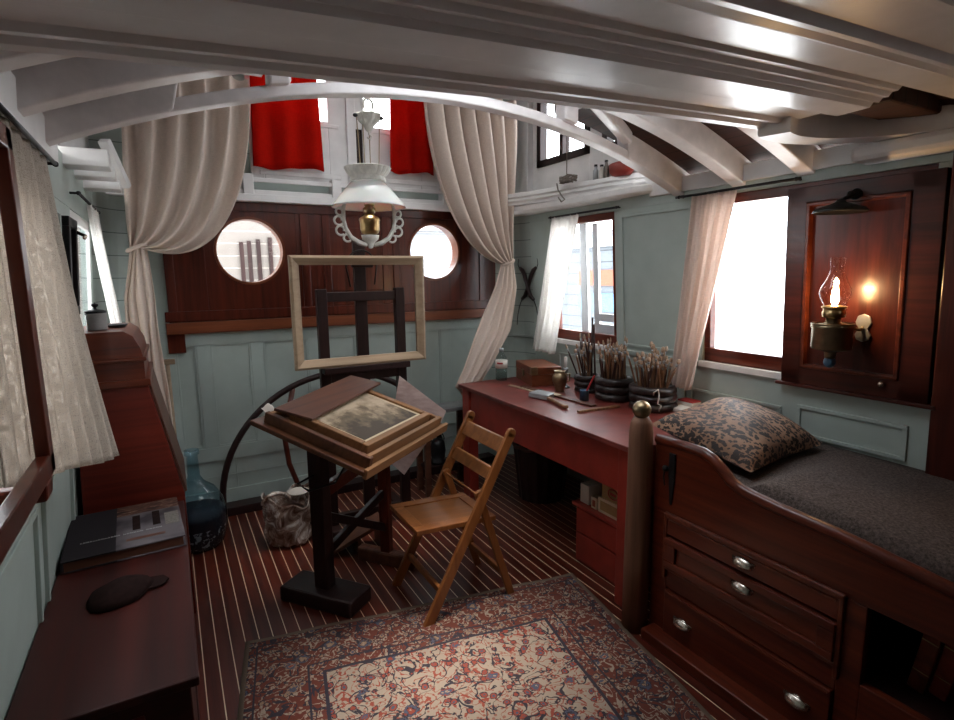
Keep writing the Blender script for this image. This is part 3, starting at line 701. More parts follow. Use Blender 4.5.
for dx, zt in ((-.045, 2.31), (-.015, 2.31), (.02, 2.23), (.075, 2.31)):
    MB().cyl((hx+dx, hy+.01*(dx > 0), Z(zt)), (hx+dx*.8, hy, Z(2.06)), .0025, 6).build('chain', 'oldbrass', hl)
for dx in (.08, -.05): MB().sphere((hx+dx, hy, Z(2.312)), .013, sc=(1, 1, .7)).build('pulley', 'iron', hl, smooth=True)
scal = lambda a, i: 1+.05*abs(math.sin(11*a))*(1 if i in (3, 4) else 0)
MB().lathe([(.085, Z(1.985)), (.09, Z(1.99)), (.085, Z(2.01)), (.100, Z(2.032)), (.112, Z(2.056)), (.105, Z(2.060)), (.095, Z(2.035)), (.078, Z(2.01)), (.085, Z(1.985))], (hx, hy, 0), 88, wob=scal).build('shade_gallery', 'castwhite', hl)
MB().lathe([(.078, Z(1.985)), (.083, Z(1.985)), (.10, Z(1.965)), (.178, Z(1.868)), (.184, Z(1.855)), (.18, Z(1.857)), (.096, Z(1.958)), (.078, Z(1.98)), (.078, Z(1.985))], (hx, hy, 0), 48).build('shade', 'milk', hl, smooth=True)
MB().lathe([(.0001, Z(1.715)), (.03, Z(1.715)), (.042, Z(1.722)), (.048, Z(1.74)), (.05, Z(1.785)), (.054, Z(1.79)), (.05, Z(1.80)), (.025, Z(1.815)), (.02, Z(1.825))], (hx, hy, 0), 28).build('font', 'brass', hl, smooth=True)
MB().lathe([(.02, Z(1.82)), (.03, Z(1.83)), (.032, Z(1.85)), (.02, Z(1.86)), (.026, Z(1.868)), (.0001, Z(1.875))], (hx, hy, 0), 20).build('burner', 'oldbrass', hl, smooth=True)
MB().lathe([(.024, Z(1.868)), (.03, Z(1.89)), (.022, Z(1.95)), (.02, Z(2.04))], (hx, hy, 0), 20, caps=False).build('chimney', 'thinglass', hl, smooth=True)
for s_ in (-1, 1):
    g = MB()
    main = [(.02, 1.660), (.06, 1.672), (.10, 1.70), (.125, 1.745), (.133, 1.79), (.132, 1.835), (.125, 1.87)]
    pts = [(hx+s_*a, hy, Z(z)) for a, z in main]; g.tube(pts, [.011, .013, .012, .011, .010, .010, .008], 8)
    for (cx, cz, rr, a0, a1) in ((.150, 1.735, .026, -2.2, 3.4), (.158, 1.785, .025, -2.4, 3.2), (.152, 1.83, .020, -2.2, 3.0), (.118, 1.698, .022, -2.4, 2.2)):
        g.tube([(hx+s_*(cx+rr*(1-.35*k/14)*math.cos(lerp(a0, a1, k/14))), hy, Z(cz)+rr*(1-.35*k/14)*math.sin(lerp(a0, a1, k/14))) for k in range(15)], .0055, 6)
    g.tube([(hx+s_*.125, hy, Z(1.87)), (hx+s_*.105, hy, Z(1.895)), (hx+s_*.085, hy, Z(1.88))], .006, 6)
    g.build('harp_arm', 'castwhite', hl, smooth=True)
MB().lathe([(.0001, Z(1.64)), (.012, Z(1.645)), (.016, Z(1.658)), (.02, Z(1.672)), (.04, Z(1.69)), (.045, Z(1.712)), (.0001, Z(1.716))], (hx, hy, 0), 16).build('finial', 'castwhite', hl, smooth=True)

# ------------------------------------------------------------------ easel and the empty frame
EY = 3.07; kE = EY/3.0
ex = lambda x: x*kE
ez = lambda z: 1.5+(z-1.5)*kE
es = thing('easel', 'dark studio easel standing behind the tilted drawing table', 'easel', (ex(.95), EY, 0))
for x in (.722, 1.165): MB().box(ex(x)-.028, ex(x)+.028, EY-.02, EY+.025, 0, ez(1.43)).build('side_post', 'dark', es, bevel=.004)
MB().box(ex(.952)-.034, ex(.952)+.034, EY+.027, EY+.06, .12, ez(1.70)).build('mast', 'dark', es, bevel=.004)
for z in (1.385, .94, .12): MB().box(ex(.70), ex(1.19), EY-.012, EY+.026, ez(z)-.024, ez(z)+.028).build('crossbar', 'dark', es, bevel=.003)
MB().box(ex(.70), ex(1.19), EY-.085, EY-.02, .965, 1.0).build('tray', 'dark', es, bevel=.003)
MB().box(ex(.90), ex(1.02), EY+.0, EY+.03, ez(1.545), ez(1.60)).build('top_clamp', 'dark', es, bevel=.004)
for x in (.722, 1.165): MB().box(ex(x)-.03, ex(x)+.03, EY-.10, EY+.30, 0, .06).build('foot', 'dark', es, bevel=.005)
aw = [(ex(.95)+.088*math.cos(a), EY-.005, ez(1.545)+.095*math.sin(a)) for a in [PI*k/16 for k in range(17)]]
MB().tube([(aw[0][0]-.015, EY-.005, ez(1.45))]+aw+[(aw[-1][0]+.02, EY-.005, ez(1.44))], .0045, 6).build('wire_bow', 'iron', es, smooth=True)

fy = EY-.055; kf = fy/2.9
fr = thing('picture_surround', 'empty pale wooden picture frame propped on the easel', 'picture frame', (.91*kf, fy, 1.0))
X0, X1, Zb, Zt, wd = .545*kf, 1.275*kf, 1.0, 1.5+(1.605-1.5)*kf, .05
def mitre(name, p):        # p: four outer->inner corner pairs ring segment
    g = MB(); (a, b_), (c, d) = p
    def pr(dy, q, i): return Vector((q[0], fy+dy, q[1]))
    # outer face lower, inner lip raised: a gently stepped moulding
    ao, ai, co, ci = Vector((a[0], 0, a[1])), Vector((b_[0], 0, b_[1])), Vector((c[0], 0, c[1])), Vector((d[0], 0, d[1]))
    pf = [(0, .015), (0, -.014), (.25, -.020), (.45, -.016), (.8, -.006), (1, -.002), (1, .015)]
    vs = [ao.lerp(ai, t_)+Vector((0, fy+dy, 0)) for t_, dy in pf]+[co.lerp(ci, t_)+Vector((0, fy+dy, 0)) for t_, dy in pf]; n = len(pf)
    g.add(vs, [(i, (i+1) % n, n+(i+1) % n, n+i) for i in range(n)]+[tuple(range(n)), tuple(range(2*n-1, n-1, -1))])
    return g.build(name, 'gilt', fr)
o_ = [(X0, Zb), (X1, Zb), (X1, Zt), (X0, Zt)]; i_ = [(X0+wd, Zb+wd), (X1-wd, Zb+wd), (X1-wd, Zt-wd), (X0+wd, Zt-wd)]
for k, nm in enumerate(('bottom_rail', 'side_rail', 'top_rail', 'side_rail')):
    j = (k+1) % 4; mitre(nm, [(o_[k], i_[k]), (o_[j], i_[j])])

# ------------------------------------------------------------------ drawing table
e1 = Vector((.784, .621, 0)); e2 = Vector((-.598, .755, .27)); e3 = Vector((.168, -.212, .963))
C0 = Vector((.718, 2.425, .829))
RM = Matrix(((e1.x, e2.x, e3.x, C0.x), (e1.y, e2.y, e3.y, C0.y), (e1.z, e2.z, e3.z, C0.z), (0, 0, 0, 1)))
RMn = RM.to_3x3(); 
e1n = e1.normalized(); e3n = e1n.cross(e2.normalized()).normalized(); e2n = e3n.cross(e1n)
RM = Matrix(((e1n.x, e2n.x, e3n.x, C0.x), (e1n.y, e2n.y, e3n.y, C0.y), (e1n.z, e2n.z, e3n.z, C0.z), (0, 0, 0, 1)))
dt = thing('drawing_table', 'brown wooden drawing table with a tilted top on a dark trestle', 'table', None, rot=RM)
MB().box(-.362, .362, -.293, .293, -.022, 0).build('tabletop', 'tablewood', dt, bevel=.004, local=True)
MB().box(-.362, .362, -.30, -.281, -.03, .012).build('front_lip', 'boxwood', dt, bevel=.003, local=True)
MB().box(-.30, -.25, -.2, .2, -.055, -.022).box(.25, .30, -.2, .2, -.055, -.022).build('batten', 'tablewood', dt, bevel=.003, local=True)
iv = RM.inverted()
def wl(mb):                       # world geometry -> table local
    mb.v = [iv @ v for v in mb.v]; return mb
ax2 = Vector((e1n.x, e1n.y, 0)).normalized(); pr2 = Vector((-ax2.y, ax2.x, 0))
P1 = Vector((.53, 2.43, 0)); P2 = Vector((.895, 2.60, 0))
for P_, mt, wd2 in ((P1, 'dark', .075), (P2, 'mahog', .055)):
    top = .775 if P_ is P1 else .755
    wl(MB().bar(P_+Vector((0, 0, .06)), P_+Vector((0, 0, top)), wd2, wd2*.8, ax2)).build('post', mt, dt, bevel=.005, local=True)
    wl(MB().bar(P_-pr2*(.20 if P_ is P1 else .17)+Vector((0, 0, .035)), P_+pr2*(.20 if P_ is P1 else .17)+Vector((0, 0, .035)), .17 if P_ is P1 else .06, .075)).build('foot', 'dark' if P_ is P1 else 'plank', dt, bevel=.012, local=True)
    wl(MB().bar(P_-pr2*.16+Vector((0, 0, top-.075)), P_+pr2*.17+Vector((0, 0, top+.03)), .04, .06)).build('bearer', 'tablewood', dt, bevel=.004, local=True)
wl(MB().bar(P1+Vector((0, 0, .52)), P2+Vector((0, 0, .62)), .03, .06)).build('brace', 'mahog', dt, bevel=.003, local=True)
wl(MB().bar(P1+Vector((0, 0, .22)), P2+Vector((0, 0, .40)), .025, .04)).build('brace', 'dark', dt, bevel=.003, local=True)
wl(MB().bar(P1+Vector((0, 0, .42)), P2+Vector((0, 0, .20)), .025, .04)).build('brace', 'dark', dt, bevel=.003, local=True)
wl(MB().tube([P1+Vector((-.03, -.04, .63)), P1+Vector((-.10, -.03, .60)), P1+Vector((-.06, -.06, .57)), P1+Vector((.06, -.05, .58)), P1+Vector((.12, 0, .63)), P1+Vector((.13, .02, .70))], .006, 8)).build('winding_handle', 'iron', dt, smooth=True, local=True)

def on_table(name, label, cat): return thing(name, label, cat, None, rot=RM)
bx = on_table('drawing_box', 'shallow wooden box holding the sepia landscape print on the tilted table', 'drawing box')
MB().box(-.325, .318, -.275, -.255, .0, .05).build('side', 'boxwood', bx, bevel=.003, local=True)
MB().box(-.325, .318, .215, .235, .0, .05).build('side', 'boxwood', bx, bevel=.003, local=True)
MB().box(-.335, -.31, -.285, .245, .0, .048).build('side', 'tablewood', bx, bevel=.003, local=True)
MB().box(.30, .32, -.255, .215, .0, .045).build('side', 'boxwood', bx, bevel=.003, local=True)
MB().box(-.32, .31, -.265, .225, .002, .010).build('bottom', 'tablewood', bx, local=True)
pf_ = on_table('framed_print', 'oak frame with a mounted sepia landscape lying in the drawing box', 'framed print')
a0, a1, b0, b1 = -.265, .285, -.225, .175
for q in ((a0, a1, b0, b0+.03), (a0, a1, b1-.03, b1), (a0, a0+.03, b0+.03, b1-.03), (a1-.03, a1, b0+.03, b1-.03)):
    MB().box(*q, .012, .058).build('rail', 'boxwood', pf_, bevel=.004, local=True)
MB().box(a0+.028, a1-.028, b0+.028, b1-.028, .040, .047).build('mount', 'cream', pf_, local=True)
MB().box(a0+.052, a1-.052, b0+.05, b1-.05, .047, .0485).build('print', m_print(), pf_, local=True)
lp = on_table('loose_board', 'thin reddish brown board lying across the top of the framed print', 'board')
pl = [(-.345, .195), (-.272, .055), (.375, .13), (.285, .262)]
MB().prism(pl, lambda a, c: (a, c, .060+.10*(c-.055)), lambda a, c: (a, c, .073+.10*(c-.055))).build('board', 'plank', lp, bevel=.002, local=True)
cp = on_table('paper_scrap', 'crumpled pale paper scrap tucked under the loose board corner', 'paper')
MB().grid(lambda u, v: Vector((-.31+u*.065, .245+v*.045, .004+.045*v+.008*math.sin(7*u+4*v))), 8, 6).build('paper', 'paper', cp, solid=.001, local=True)
sp = thing('paper_sheet', 'large pinkish printed sheet hanging over the far edge of the drawing table', 'sheet of paper', (1.02, 2.62, .75))
sq = [Vector((1.020, 2.658, .982)), Vector((1.185, 2.452, .815)), Vector((1.168, 2.470, .76)), Vector((1.025, 2.650, .445)), Vector((.955, 2.738, .52))]
nrm = e1n*.0015
MB().prism([(i, 0) for i in range(5)], lambda i, z: sq[i], lambda i, z: sq[i]+nrm).build('sheet', m_map(), sp)

# ------------------------------------------------------------------ folding chair
ch = thing('folding_chair', 'varnished wooden folding chair drawn up to the drawing table', 'chair', (1.07, 2.19, 0))
yN, yF = 2.0, 2.375
TOP = Vector((1.285, 0, .80)); FT = Vector((.855, 0, 0))
for y in (yN, yF):
    d = (TOP-FT).normalized()
    g = MB().bar(Vector((FT.x, y, 0)), Vector((TOP.x, y, TOP.z)), .022, .042, (0, 0, 1)); g.cyl((TOP.x, y-.011, TOP.z), (TOP.x, y+.011, TOP.z), .021, 16)
    g.build('front_leg', 'chair', ch, bevel=.003)
yi = (yN+.026, yF-.026)
for y in yi: MB().bar((1.30, y, 0), (1.125, y, .55), .02, .035).build('rear_leg', 'chair', ch, bevel=.003)
for z0, z1 in ((.715, .775), (.60, .65)):
    xa = lambda z: .855+.42*z/.80
    MB().prism([(xa(z0)-.004, z0), (xa(z0)+.010, z0), (xa(z1)+.010, z1), (xa(z1)-.004, z1)], lambda a, c: (a, yN+.009, c), lambda a, c: (a, yF-.009, c)).build('back_slat', 'chairseat', ch, bevel=.003)
sx0, sx1, sz0, sz1 = .83, 1.22, .435, .415
def sbox(g, x0, x1, y0, y1, t0, t1):
    zz = lambda x: lerp(sz0, sz1, (x-sx0)/(sx1-sx0))
    return g.hexa([(x0, y0, zz(x0)+t0), (x1, y0, zz(x1)+t0), (x1, y1, zz(x1)+t0), (x0, y1, zz(x0)+t0), (x0, y0, zz(x0)+t1), (x1, y0, zz(x1)+t1), (x1, y1, zz(x1)+t1), (x0, y1, zz(x0)+t1)])
g = MB()
for q in ((sx0, sx1, yi[0], yi[0]+.05), (sx0, sx1, yi[1]-.05, yi[1]), (sx0, sx0+.05, yi[0]+.05, yi[1]-.05), (sx1-.05, sx1, yi[0]+.05, yi[1]-.05)): sbox(g, *q, -.022, 0)
g.build('seat_frame', 'chair', ch, bevel=.003)
sbox(MB(), sx0+.045, sx1-.045, yi[0]+.045, yi[1]-.045, -.012, -.006).build('seat', 'chairseat', ch)
MB().bar((1.262, yi[0], .12), (1.262, yi[1], .12), .018, .03).build('stretcher', 'chair', ch, bevel=.003)
MB().bar((.93, yN, .14), (.93, yF, .14), .018, .03).build('stretcher', 'chair', ch, bevel=.003)
MB().cyl((1.125, yN-.002, .535), (1.125, yF+.002, .535), .004).build('hinge_rod', 'chair', ch)

# ------------------------------------------------------------------ rug
rw, rl = 1.52, 2.2
rg = MB().grid(lambda u, v: Vector((lerp(-rw/2, rw/2, u), lerp(-rl/2, rl/2, v), .003+.0025*math.sin(23*u+9*v)+.003*math.sin(31*v))), 50, 70)
rug = rg.build('rug', m_rug(rw, rl), solid=.007, smooth=True, offset=1)
rug.location = (.718, 1.065, .006); rug.rotation_euler = (0, 0, math.radians(-10.0))
tag(rug, 'worn oriental rug with floral field and dark border on the striped floor', 'rug')

# ------------------------------------------------------------------ red desk
dk_ = thing('desk', 'long red painted desk along the window wall with paintbrush pots on it', 'desk', (2.05, 2.42, 0))
MB().prism([(1.645, 1.612), (2.455, 1.612), (2.46, 3.27), (1.665, 3.25)], lambda a, c: (a, c, .745), lambda a, c: (a, c, .77)).build('desktop', 'redtop', dk_, bevel=.004)
MB().box(1.69, 1.71, 1.72, 3.20, .53, .745).box(1.69, 2.42, 3.18, 3.2, .53, .745).box(1.69, 2.42, 1.63, 1.65, .53, .745).build('apron', 'redpaint', dk_, bevel=.002)
for x0, x1, y0, y1 in ((1.675, 1.745, 1.625, 1.735), (1.675, 1.745, 3.12, 3.21), (2.38, 2.44, 1.63, 1.70), (2.38, 2.44, 3.12, 3.21)): MB().box(x0, x1, y0, y1, 0, .745).build('leg', 'redpaint', dk_, bevel=.004)
MB().box(1.78, 2.38, 1.75, 2.2, .505, .53).build('under_shelf', 'zinc', dk_, bevel=.002)
uc = thing('drawer_cabinet', 'small red two drawer cabinet under the desk carrying cartons', 'drawer cabinet', (2.0, 1.92, 0))
MB().box(1.775, 2.25, 1.745, 2.13, 0, .308).build('body', 'redpaint', uc)
MB().box(1.755, 2.26, 1.740, 2.145, .308, .325).build('top', 'redpaint', uc, bevel=.003)
for z0, z1 in ((.02, .165), (.175, .30)):
    d = MB().box(1.762, 1.777, 1.76, 2.115, z0, z1).build('drawer', 'redpaint', uc, bevel=.003)
zc = .325
def carton(name, label, x0, x1, y0, y1, z0, z1, mat, pan=None):
    o = thing(name, label, 'box', ((x0+x1)/2, (y0+y1)/2, z0)); MB().box(x0, x1, y0, y1, z0, z1).build('box_body', mat, o, bevel=.0015)
    if pan: pan(o, x0, y0, y1, z0, z1)
carton('carton', 'plain white carton at the end of the red cabinet under the desk', 1.79, 1.92, 2.055, 2.12, zc, zc+.10, 'paper')
carton('carton', 'small orange and white carton beside the dark jar', 1.785, 1.83, 1.99, 2.03, zc, zc+.06, 'cream', lambda o, x0, y0, y1, z0, z1: MB().box(x0-.0015, x0, y0+.01, y1-.01, z0+.012, z1-.015).build('printed_panel', 'orange', o))
carton('carton', 'cream carton with an ochre panel, lower of two stacked', 1.785, 1.88, 1.78, 1.98, zc, zc+.078, 'cream', lambda o, x0, y0, y1, z0, z1: MB().box(x0-.0015, x0, y0+.018, y1-.018, z0+.016, z1-.016).build('printed_panel', 'ochre', o))
def oval(o, x0, y0, y1, z0, z1):
    cy, cz = (y0+y1)/2, (z0+z1)/2
    MB().tube([(x0-.001, cy+.034*math.cos(a), cz+.024*math.sin(a)) for a in [2*PI*k/24 for k in range(24)]], .003, 6, True).box(x0-.0015, x0, cy-.02, cy+.02, cz-.007, cz+.007).build('oval_emblem', 'pencil', o)
carton('carton', 'tan carton with a red oval emblem, upper of two stacked', 1.79, 1.88, 1.80, 1.96, zc+.078, zc+.158, 'ochre', oval)
jr = thing('ink_jar', 'small dark jar with pale lid between the cartons', 'jar', (1.90, 2.018, zc))
MB().lathe([(.0001, 0), (.028, 0), (.03, .01), (.03, .07), (.024, .08)], (1.90, 2.018, zc), 20).build('body', 'iron', jr, smooth=True)
MB().lathe([(.026, .08), (.027, .10), (.0001, .102)], (1.90, 2.018, zc), 20).build('lid', 'paper', jr, smooth=True)
bk = thing('wicker_basket', 'dark oblong wicker basket in the shadow under the desk', 'basket', (2.12, 2.92, 0))
MB().lathe([(.0001, 0), (.15, 0), (.18, .28), (.19, .36), (.18, .37), (.17, .34), (.14, .03), (.0001, .03)], (2.12, 2.92, 0), 32, wob=lambda a, i: 1+.02*math.cos(16*a)).build('body', 'dark', bk)
MB().tube([(2.12+.19*math.cos(a), 2.92+.19*math.sin(a), .37+.006*math.sin(12*a)) for a in [2*PI*k/48 for k in range(48)]], .012, 8, True).build('rim', 'plank', bk, smooth=True)

# things on the desk
zt = .771
vs_ = thing('brass_vase', 'small brass vase beside the wooden box on the desk', 'vase', (2.09, 2.69, zt))
MB().lathe([(.0001, 0), (.028, 0), (.026, .008), (.034, .03), (.046, .07), (.046, .095), (.034, .115), (.03, .122), (.037, .13), (.033, .131), (.026, .12), (.0001, .03)], (2.09, 2.69, zt), 28).build('body', 'oldbrass', vs_, smooth=True)
MB().tube([(2.09+.044, 2.69, zt+.10), (2.09+.075, 2.685, zt+.105), (2.09+.07, 2.685, zt+.06), (2.09+.045, 2.69, zt+.05)], .006).build('handle', 'oldbrass', vs_, smooth=True)
wb = thing('wooden_box', 'reddish wooden paint box with brass corner on the desk by the wall', 'box', (2.14, 3.03, zt))
Rb = Matrix.Translation((2.165, 3.03, zt)) @ Matrix.Rotation(math.radians(-16), 4, 'Z')
def rb(mb): mb.v = [Rb @ v for v in mb.v]; return mb
rb(MB().box(-.10, .10, -.17, .17, 0, .075)).build('case', 'mahoglight', wb, bevel=.003)
rb(MB().box(-.103, .103, -.173, .173, .078, .125)).build('lid', 'mahoglight', wb, bevel=.004)
rb(MB().box(-.108, -.10, -.02, .02, .045, .09)).build('clasp', 'oldbrass', wb, bevel=.002)
rb(MB().box(-.106, -.06, -.176, -.14, .076, .128)).build('corner_plate', 'oldbrass', wb, bevel=.002)
bt = thing('bottle', 'clear plastic bottle with pale label beside the wooden box', 'bottle', (1.985, 3.21, zt))
MB().lathe([(.0001, 0), (.038, 0), (.041, .01), (.041, .14), (.034, .165), (.015, .19), (.015, .205)], (1.985, 3.21, zt), 24).build('body', 'bottleglass', bt, smooth=True)
MB().lathe([(.0415, .085), (.0425, .085), (.0425, .14), (.0415, .14)], (1.985, 3.21, zt), 24).build('label', 'paper', bt, smooth=True)
MB().lathe([(.0428, .115), (.0432, .115), (.0432, .128), (.0428, .128)], (1.985, 3.21, zt), 12, a0=3.4, a1=4.4).build('printed_mark', 'pencil', bt, smooth=True)
MB().lathe([(.0168, .20), (.0168, .222), (.0001, .223)], (1.985, 3.21, zt), 16).build('cap', 'zinc', bt, smooth=True)
MB().lathe([(.0001, .004), (.038, .004), (.0385, .08), (.0001, .08)], (1.985, 3.21, zt), 20).build('water', 'bottleglass', bt, smooth=True)
cs = thing('candle_holder', 'small candle in a white holder behind the brass vase', 'candle holder', (2.19, 2.76, zt))
MB().lathe([(.0001, 0), (.03, 0), (.026, .01), (.009, .02), (.009, .10), (.02, .115), (.016, .13)], (2.19, 2.76, zt), 18).build('stand', 'zinc', cs, smooth=True)
MB().cyl((2.19, 2.76, zt+.12), (2.19, 2.76, zt+.20), .010).build('candle', 'paper', cs, smooth=True)
tn = thing('paint_tin', 'little blue tin in front of the dark coiled pots', 'tin', (2.06, 2.42, zt))
MB().lathe([(.0001, 0), (.026, 0), (.026, .058), (.028, .06), (.024, .06), (.023, .01), (.0001, .008)], (2.06, 2.42, zt), 20).build('can', 'blue', tn, smooth=True)
pc = thing('red_pencil', 'red pencil standing in the little blue tin', 'pencil', (2.06, 2.42, zt+.01))
MB().tube([(2.055, 2.425, zt+.012), (2.09, 2.37, zt+.15)], .0055, 6).build('shaft', 'pencil', pc)
# coiled pots
def pot(x, y, R, H, label, n=3):
    o = thing('coiled_pot', label, 'pot', (x, y, zt)); prof = [(.0001, 0), (R*.8, 0)]
    for i in range(n):
        for k in range(7):
            a = -PI/2+PI*k/6; prof.append((R*.86+R*.14*math.cos(a)*(1.0), H*(i+.5)/n+H/n*.5*math.sin(a)))
    prof += [(R*.74, H), (R*.66, H*.9), (R*.62, H*.3), (.0001, H*.25)]
    MB().lathe(prof, (x, y, zt), 36, wob=lambda a, i: 1+.03*math.sin(3*a+i*.7)+.02*math.sin(7*a-i)+.015*math.sin(13*a)).build('body', 'pot', o, smooth=True)
    return o
pot(2.24, 2.60, .085, .105, 'dark coiled pot nearest the brass vase holding long brushes')
pot(2.235, 2.36, .115, .13, 'dark coiled pot in the middle of the row, packed with paintbrushes')
pc3 = pot(2.245, 2.08, .125, .13, 'dark coiled pot nearest the berth, packed with paintbrushes')
MB().tube([(2.15, 1.985, zt+.10), (2.13, 1.965, zt+.12), (2.15, 1.955, zt+.135), (2.165, 1.96, zt+.10), (2.15, 1.955, zt+.06), (2.165, 1.945, zt+.05), (2.16, 1.955, zt+.02)], .004, 6).build('white_cord', 'white_cord', pc3, smooth=True)
def brush(L, mat, broad):
    o = thing('paintbrush', 'x', 'paintbrush', (0, 0, 0)); o.location = (0, 0, 0)
    MB().lathe([(.0001, 0), (.003, .002), (.0045, L*.3), (.006, L*.72), (.0045, L*.82)], (0, 0, 0), 6).build('handle', mat, o, smooth=True)
    MB().lathe([(.0045, L*.82), (.0058*broad, L*.89)], (0, 0, 0), 6).build('ferrule', 'zinc', o, smooth=True)
    MB().lathe([(.0055*broad, L*.885), (.008*broad, L*.93), (.005*broad, L*.985), (.0001, L)], (0, 0, 0), 6).build('bristles', 'bristle', o, smooth=True)
    return o
def fill(px, py, R, cnt, z0, Ls, mats, label, group, tilt):
    protos = [brush(L, mt, br) for L, mt, br in zip(Ls, mats, (1.0, 1.5, .8, 1.25))]
    for i in range(cnt):
        o = protos[i] if i < len(protos) else copy_tree(protos[i % len(protos)])
        a = 2.39996*i; rr = R*math.sqrt((i+.5)/cnt); dx, dy = rr*math.cos(a), rr*math.sin(a)
        o.location = (px+dx*.75, py+dy*.75, z0+random.uniform(0, .02))
        o.rotation_euler = (-tilt*dy/R+random.uniform(-.09, .09), tilt*dx/R*.6+random.uniform(-.09, .09), random.uniform(0, 6))
        o.scale = (1, 1, random.uniform(.85, 1.1)); o['label'] = label; o['group'] = group; BASE.pop(o.name, None)
fill(2.235, 2.36, .095, 54, zt+.045, (.27, .25, .29, .23), ('handle', 'handledark', 'handle', 'handledark'), 'paintbrush standing bristles up in the middle coiled pot of the row', 'brushes in the middle pot', .2)
fill(2.245, 2.08, .10, 54, zt+.045, (.25, .27, .23, .22), ('handle', 'handle', 'handledark', 'handle'), 'paintbrush standing bristles up in the coiled pot nearest the berth', 'brushes in the pot by the berth', .32)
fill(2.24, 2.60, .06, 16, zt+.035, (.28, .25, .30, .26), ('handledark', 'handle', 'handledark', 'handle'), 'paintbrush leaning in the coiled pot nearest the brass vase', 'brushes in the pot by the vase', .35)
for i, (dx, dy, L, lab) in enumerate(((.0, -.005, .46, 'tallest dark stick standing among the brushes by the window'), (.012, -.03, .42, 'second tall dark stick standing among the brushes by the window'), (-.01, .03, .36, 'thin short dark stick beside the tallest stick by the window'))):
    o = thing('maulstick', lab, 'stick', (2.24+dx, 2.575+dy, zt+.035))
    MB().tube([(2.24+dx, 2.575+dy, zt+.035), (2.24+dx-.01*i, 2.575+dy+.015*i, zt+L)], .006 if i < 2 else .004, 8).build('shaft', 'handledark', o, smooth=True)
# tools lying on the desk
def flat_tool(name, label, a, b, w, t_, mat, cat, tip=None):
    o = thing(name, label, cat, a); MB().bar((*a[:2], a[2]+t_/2), (*b[:2], b[2]+t_/2), w, t_).build('blade' if tip else 'strip', mat, o, bevel=.002)
    return o
o = thing('flat_brush', 'broad flat dark brush with wooden handle lying on the desk', 'brush', (1.88, 2.6, zt))
MB().prism([(1.83, 2.66), (1.93, 2.70), (1.95, 2.56), (1.87, 2.52)], lambda a, c: (a, c, zt), lambda a, c: (a+.004, c, zt+.03)).build('bristles', 'zinc', o, bevel=.006)
MB().bar((1.90, 2.60, zt+.012), (1.835, 2.30, zt+.012), .028, .02).build('handle', 'handle', o, bevel=.006)
flat_tool('wooden_strip', 'long thin wooden strip lying along the desk behind the flat brush', (1.97, 2.93, zt), (2.0, 2.27, zt), .04, .010, 'plank', 'strip')
flat_tool('palette_knife', 'pale wooden palette knife lying across the near end of the desk', (1.84, 2.21, zt), (2.11, 2.19, zt), .022, .012, 'handle', 'palette knife')
flat_tool('scraper', 'thin pale metal ruler near the wooden box', (1.93, 3.02, zt), (1.95, 2.75, zt), .03, .004, 'gilt', 'ruler')
o = thing('iron_clip', 'small black iron clip between ruler and flat brush', 'clip', (1.96, 2.72, zt)); MB().sphere((1.96, 2.72, zt+.012), .018, 10, (1, 1.5, .65)).build('body', 'iron', o, smooth=True)
o = thing('paper_scrap', 'little cream paper scrap on the strip by the blue tin', 'paper', (1.985, 2.60, zt+.012)); MB().box(1.965, 2.005, 2.56, 2.64, zt+.011, zt+.013).build('paper', 'cream', o)
o = thing('folded_cloth', 'pale folded paper lying between desk corner and pillow', 'paper', (2.36, 1.92, zt)); MB().box(2.28, 2.44, 1.80, 2.04, zt, zt+.02).build('sheet', 'paper', o, bevel=.004)
o = thing('match_box', 'small red topped box lying on the pale paper by the pillow', 'box', (2.41, 1.97, zt+.021)); MB().box(2.37, 2.44, 1.92, 2.02, zt+.02, zt+.04).build('tray', 'paper', o); MB().box(2.372, 2.438, 1.922, 2.018, zt+.04, zt+.048).build('lid', 'pencil', o)

# ------------------------------------------------------------------ post with ball
po = thing('wooden_post', 'weathered round wooden post with brass ball top between desk and berth', 'post', (1.625, 1.558, 0))
MB().lathe([(.0001, 0), (.052, 0), (.052, .3), (.049, .7), (.048, .86), (.043, .90), (.03, .925), (.0001, .93)], (1.625, 1.558, 0), 24, wob=lambda a, i: 1+.02*math.sin(3*a+i)).build('shaft', 'oldwood', po, smooth=True)
MB().sphere((1.625, 1.558, .955), .037, 24).build('ball', 'oldbrass', po, smooth=True)

# ------------------------------------------------------------------ berth
bd = thing('berth', 'mahogany built in berth with drawers and a curved front rail', 'bed', (2.08, .6, 0))
BX = 1.67
rail = [(1.52, .835), (1.39, .84), (1.30, .838), (1.26, .825), (1.22, .798), (1.18, .765), (1.14, .75), (1.10, .743), (1.0, .733), (.82, .722), (.53, .688), (.2, .66), (-.8, .62)]
top = [(y, z) for y, z in rail]
front = MB()
front.prism([(1.52, .545)]+top+[(-.8, .545)], lambda a, c: (BX, a, c), lambda a, c: (BX+.03, a, c))
front.box(BX, BX+.03, 1.44, 1.52, .03, .545); front.box(BX, BX+.03, .72, .785, .03, .545); front.box(BX, BX+.03, .785, 1.44, .235, .33)
front.box(BX, BX+.03, -.8, .72, .03, .30); front.box(BX, BX+.03, .30, .34, .3, .545); front.box(BX, BX+.03, .785, 1.44, .0, .03)
front.build('front', 'mahogy', bd, bevel=.003)
MB().tube([(BX+.012, y, z) for y, z in rail], .02, 10).build('top_rail', 'mahogy', bd, smooth=True)
